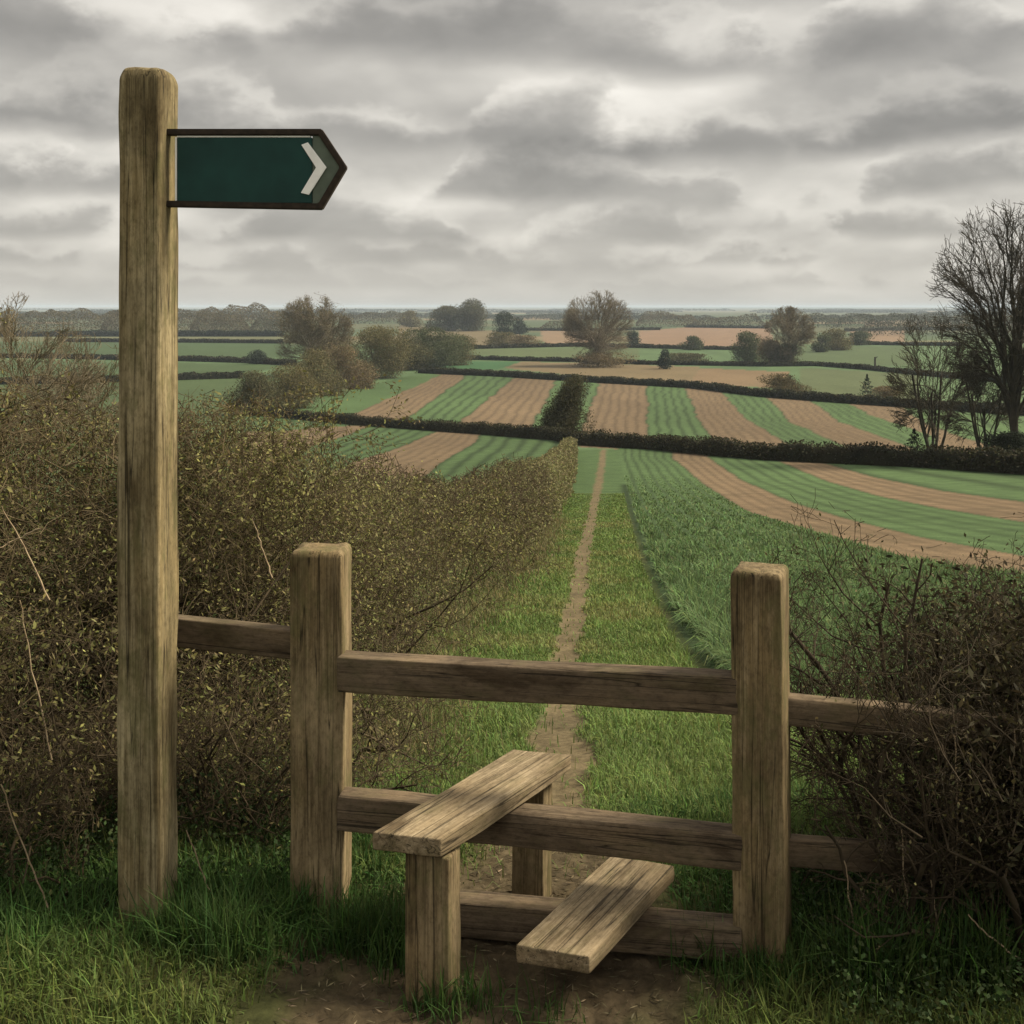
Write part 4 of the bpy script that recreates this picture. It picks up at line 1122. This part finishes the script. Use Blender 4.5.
cv = N(nt, 'ShaderNodeCombineXYZ'); nt.links.new(az, cv.inputs[0]); nt.links.new(mth(nt, 'MULTIPLY', el, 1.5), cv.inputs[1])
def nz(scale, detail, rough, off, vec=None, col=False):
    mp = N(nt, 'ShaderNodeMapping'); mp.inputs['Location'].default_value = off; mp.inputs['Scale'].default_value = scale if isinstance(scale, tuple) else (scale,scale,scale)
    nt.links.new(vec or cv.outputs[0], mp.inputs[0])
    n = N(nt, 'ShaderNodeTexNoise'); n.inputs['Scale'].default_value = 1; n.inputs['Detail'].default_value = detail; n.inputs['Roughness'].default_value = rough
    nt.links.new(mp.outputs[0], n.inputs['Vector']); return n.outputs['Color' if col else 0]
# heads of the clouds stirred by turbulence
wcol = nz(10, 6, .56, (2.3,5.1,0), col=True)
ws = N(nt, 'ShaderNodeSeparateColor'); nt.links.new(wcol, ws.inputs[0])
wx = mth(nt, 'MULTIPLY', mth(nt, 'SUBTRACT', ws.outputs[0], .5), .16)
wz = mth(nt, 'MULTIPLY', mth(nt, 'SUBTRACT', ws.outputs[1], .5), .10)
azw = mth(nt, 'ADD', az, wx); elw = mth(nt, 'ADD', el, wz)
a0 = cl_noise(v0, 2.6, 6, .5, (3.1,1.7,0)); a1 = cl_noise(v1, 2.6, 3, .5, (3.1,1.7,0))
relief = mth(nt, 'MULTIPLY', mth(nt, 'SUBTRACT', a0, a1), 1.3)
soft = nz((3.2,6.5,1), 3, .5, (4.4,.7,0))
val = mth(nt, 'ADD', .58, mth(nt, 'ADD', mth(nt, 'MULTIPLY', relief, .75), mth(nt, 'MULTIPLY', mth(nt, 'SUBTRACT', soft, .5), 1.0)))
# banks of cumulus, far low ones first: flat grey bases, pale rounded tops
def bank(val, base, hgt, width, seed, lo, hi, gate, softb):
    b = (HY-base)/F; H = hgt/F
    c = N(nt, 'ShaderNodeCombineXYZ'); nt.links.new(azw, c.inputs[0])
    n = nz(F/width, 3, .5, (seed, seed*.37, 0), c.outputs[0])
    nb = nz(F/width*.7, 1, .5, (seed*2.1, 3.3, 0), c.outputs[0])
    prof = mth(nt, 'MULTIPLY', mth(nt, 'MAXIMUM', mth(nt, 'SUBTRACT', n, gate), 0.0), H/(.75-gate))
    bb = mth(nt, 'ADD', b, mth(nt, 'MULTIPLY', mth(nt, 'SUBTRACT', nb, .5), H*.55))
    up = mth(nt, 'SUBTRACT', elw, bb)
    mt = N(nt, 'ShaderNodeMapRange', interpolation_type='SMOOTHSTEP'); mt.inputs[1].default_value = -.008; mt.inputs[2].default_value = .014; mt.inputs[3].default_value = 0; mt.inputs[4].default_value = 1
    nt.links.new(mth(nt, 'SUBTRACT', prof, up), mt.inputs[0])
    mb = N(nt, 'ShaderNodeMapRange', interpolation_type='SMOOTHSTEP'); mb.inputs[1].default_value = -softb; mb.inputs[2].default_value = softb*.6; mb.inputs[3].default_value = 0; mb.inputs[4].default_value = 1
    nt.links.new(mth(nt, 'SUBTRACT', el, bb), mb.inputs[0])
    pres = N(nt, 'ShaderNodeMapRange', interpolation_type='SMOOTHSTEP'); pres.inputs[1].default_value = .0; pres.inputs[2].default_value = H*.35; pres.inputs[3].default_value = 0; pres.inputs[4].default_value = 1
    nt.links.new(prof, pres.inputs[0])
    m = mth(nt, 'MULTIPLY', mth(nt, 'MULTIPLY', mt.outputs[0], mb.outputs[0]), pres.outputs[0])
    t = mth(nt, 'DIVIDE', up, mth(nt, 'MAXIMUM', prof, H*.3), clamp=True)
    sh = N(nt, 'ShaderNodeMapRange', interpolation_type='SMOOTHSTEP'); sh.inputs[1].default_value = .10; sh.inputs[2].default_value = 1.0; sh.inputs[3].default_value = lo; sh.inputs[4].default_value = hi
    nt.links.new(mth(nt, 'ADD', t, mth(nt, 'MULTIPLY', mth(nt, 'SUBTRACT', ws.outputs[2], .5), .9)), sh.inputs[0])
    cl = mth(nt, 'ADD', sh.outputs[0], mth(nt, 'MULTIPLY', relief, .45))
    return mth(nt, 'ADD', val, mth(nt, 'MULTIPLY', m, mth(nt, 'SUBTRACT', cl, val)))
for args in ((286,26,80,1.7,.48,.64,.33,.006),(266,42,120,4.2,.40,.68,.34,.007),(240,72,150,7.9,.33,.72,.34,.009),(200,100,180,11.3,.28,.76,.34,.012),(146,120,240,16.1,.24,.76,.33,.016),(62,130,300,21.4,.22,.72,.33,.022),(-50,160,420,28.2,.20,.74,.33,.03)):
    val = bank(val, *args)
def blob(px, py, rx, ry, amp):
    dx = mth(nt, 'DIVIDE', mth(nt, 'SUBTRACT', azw, math.atan((px-CX)/F)), rx/F)
    dz = mth(nt, 'DIVIDE', mth(nt, 'SUBTRACT', elw, (HY-py)/F), ry/F)
    e = mth(nt, 'ADD', mth(nt, 'MULTIPLY', dx, dx), mth(nt, 'MULTIPLY', dz, dz))
    g = mth(nt, 'DIVIDE', 1.0, mth(nt, 'ADD', 1.0, mth(nt, 'POWER', e, 2.2)))
    return mth(nt, 'MULTIPLY', g, amp)
for b in ((480,0,190,34,-.26),(30,100,150,40,-.16),(575,160,95,24,-.22),(925,105,150,45,-.20),(650,95,100,42,.10),(160,25,120,36,.10),(120,165,180,24,.10),(780,40,90,36,.10)):
    val = mth(nt, 'ADD', val, blob(*b))
val = mth(nt, 'MINIMUM', mth(nt, 'MAXIMUM', val, 0.0), 1.0)
ccol = ramp(nt, val, [(.0,(.150,.143,.130)),(.22,(.210,.200,.182)),(.5,(.318,.302,.273)),(.75,(.455,.432,.390)),(1,(.65,.62,.565))])
hor = N(nt, 'ShaderNodeMapRange'); hor.inputs[1].default_value = 0; hor.inputs[2].default_value = .060; hor.inputs[3].default_value = 1; hor.inputs[4].default_value = 0; hor.interpolation_type = 'SMOOTHSTEP'
nt.links.new(sep.outputs[2], hor.inputs[0])
ccol = mixc(nt, mth(nt, 'MULTIPLY', hor.outputs[0], .70), ccol, (.325,.310,.280))
# overcast domes brighten towards the zenith
zen = N(nt, 'ShaderNodeMapRange'); zen.inputs[1].default_value = .30; zen.inputs[2].default_value = .95; zen.inputs[3].default_value = 1.0; zen.inputs[4].default_value = 1.8
nt.links.new(sep.outputs[2], zen.inputs[0])
bg2 = N(nt, 'ShaderNodeBackground'); nt.links.new(ccol, bg2.inputs[0]); nt.links.new(zen.outputs[0], bg2.inputs[1])
mx = N(nt, 'ShaderNodeMixShader'); mx.inputs[0].default_value = .96
nt.links.new(bg1.outputs[0], mx.inputs[1]); nt.links.new(bg2.outputs[0], mx.inputs[2]); nt.links.new(mx.outputs[0], out.inputs[0])

sl = bpy.data.lights.new('sun', 'SUN'); sl.energy = 4.4; sl.angle = R(16); sl.color = (1,.89,.69)
so = bpy.data.objects.new('sun', sl); COL.objects.link(so); so.rotation_euler = (-SUN).to_track_quat('-Z', 'Y').to_euler(); so.location = (5,0,12)

# ------------------------------------------------------------------ camera and output
cd = bpy.data.cameras.new('camera'); cam = bpy.data.objects.new('camera', cd); COL.objects.link(cam)
cam.location = (0,0,CAMZ); cam.rotation_euler = (R(90),0,0)
cd.sensor_width = 36; cd.lens = F/1024*36; cd.shift_y = -(512-HY)/1024; cd.clip_start = .05; cd.clip_end = 60000
scene.camera = cam
scene.view_settings.view_transform = 'Standard'; scene.view_settings.look = 'None'
scene.view_settings.exposure = .78; scene.view_settings.gamma = 1
scene.render.engine = 'CYCLES'
scene.cycles.use_denoising = True
scene.cycles.max_bounces = 6; scene.cycles.diffuse_bounces = 3; scene.cycles.volume_bounces = 0; scene.cycles.transmission_bounces = 4
scene.render.resolution_x = scene.render.resolution_y = 1024
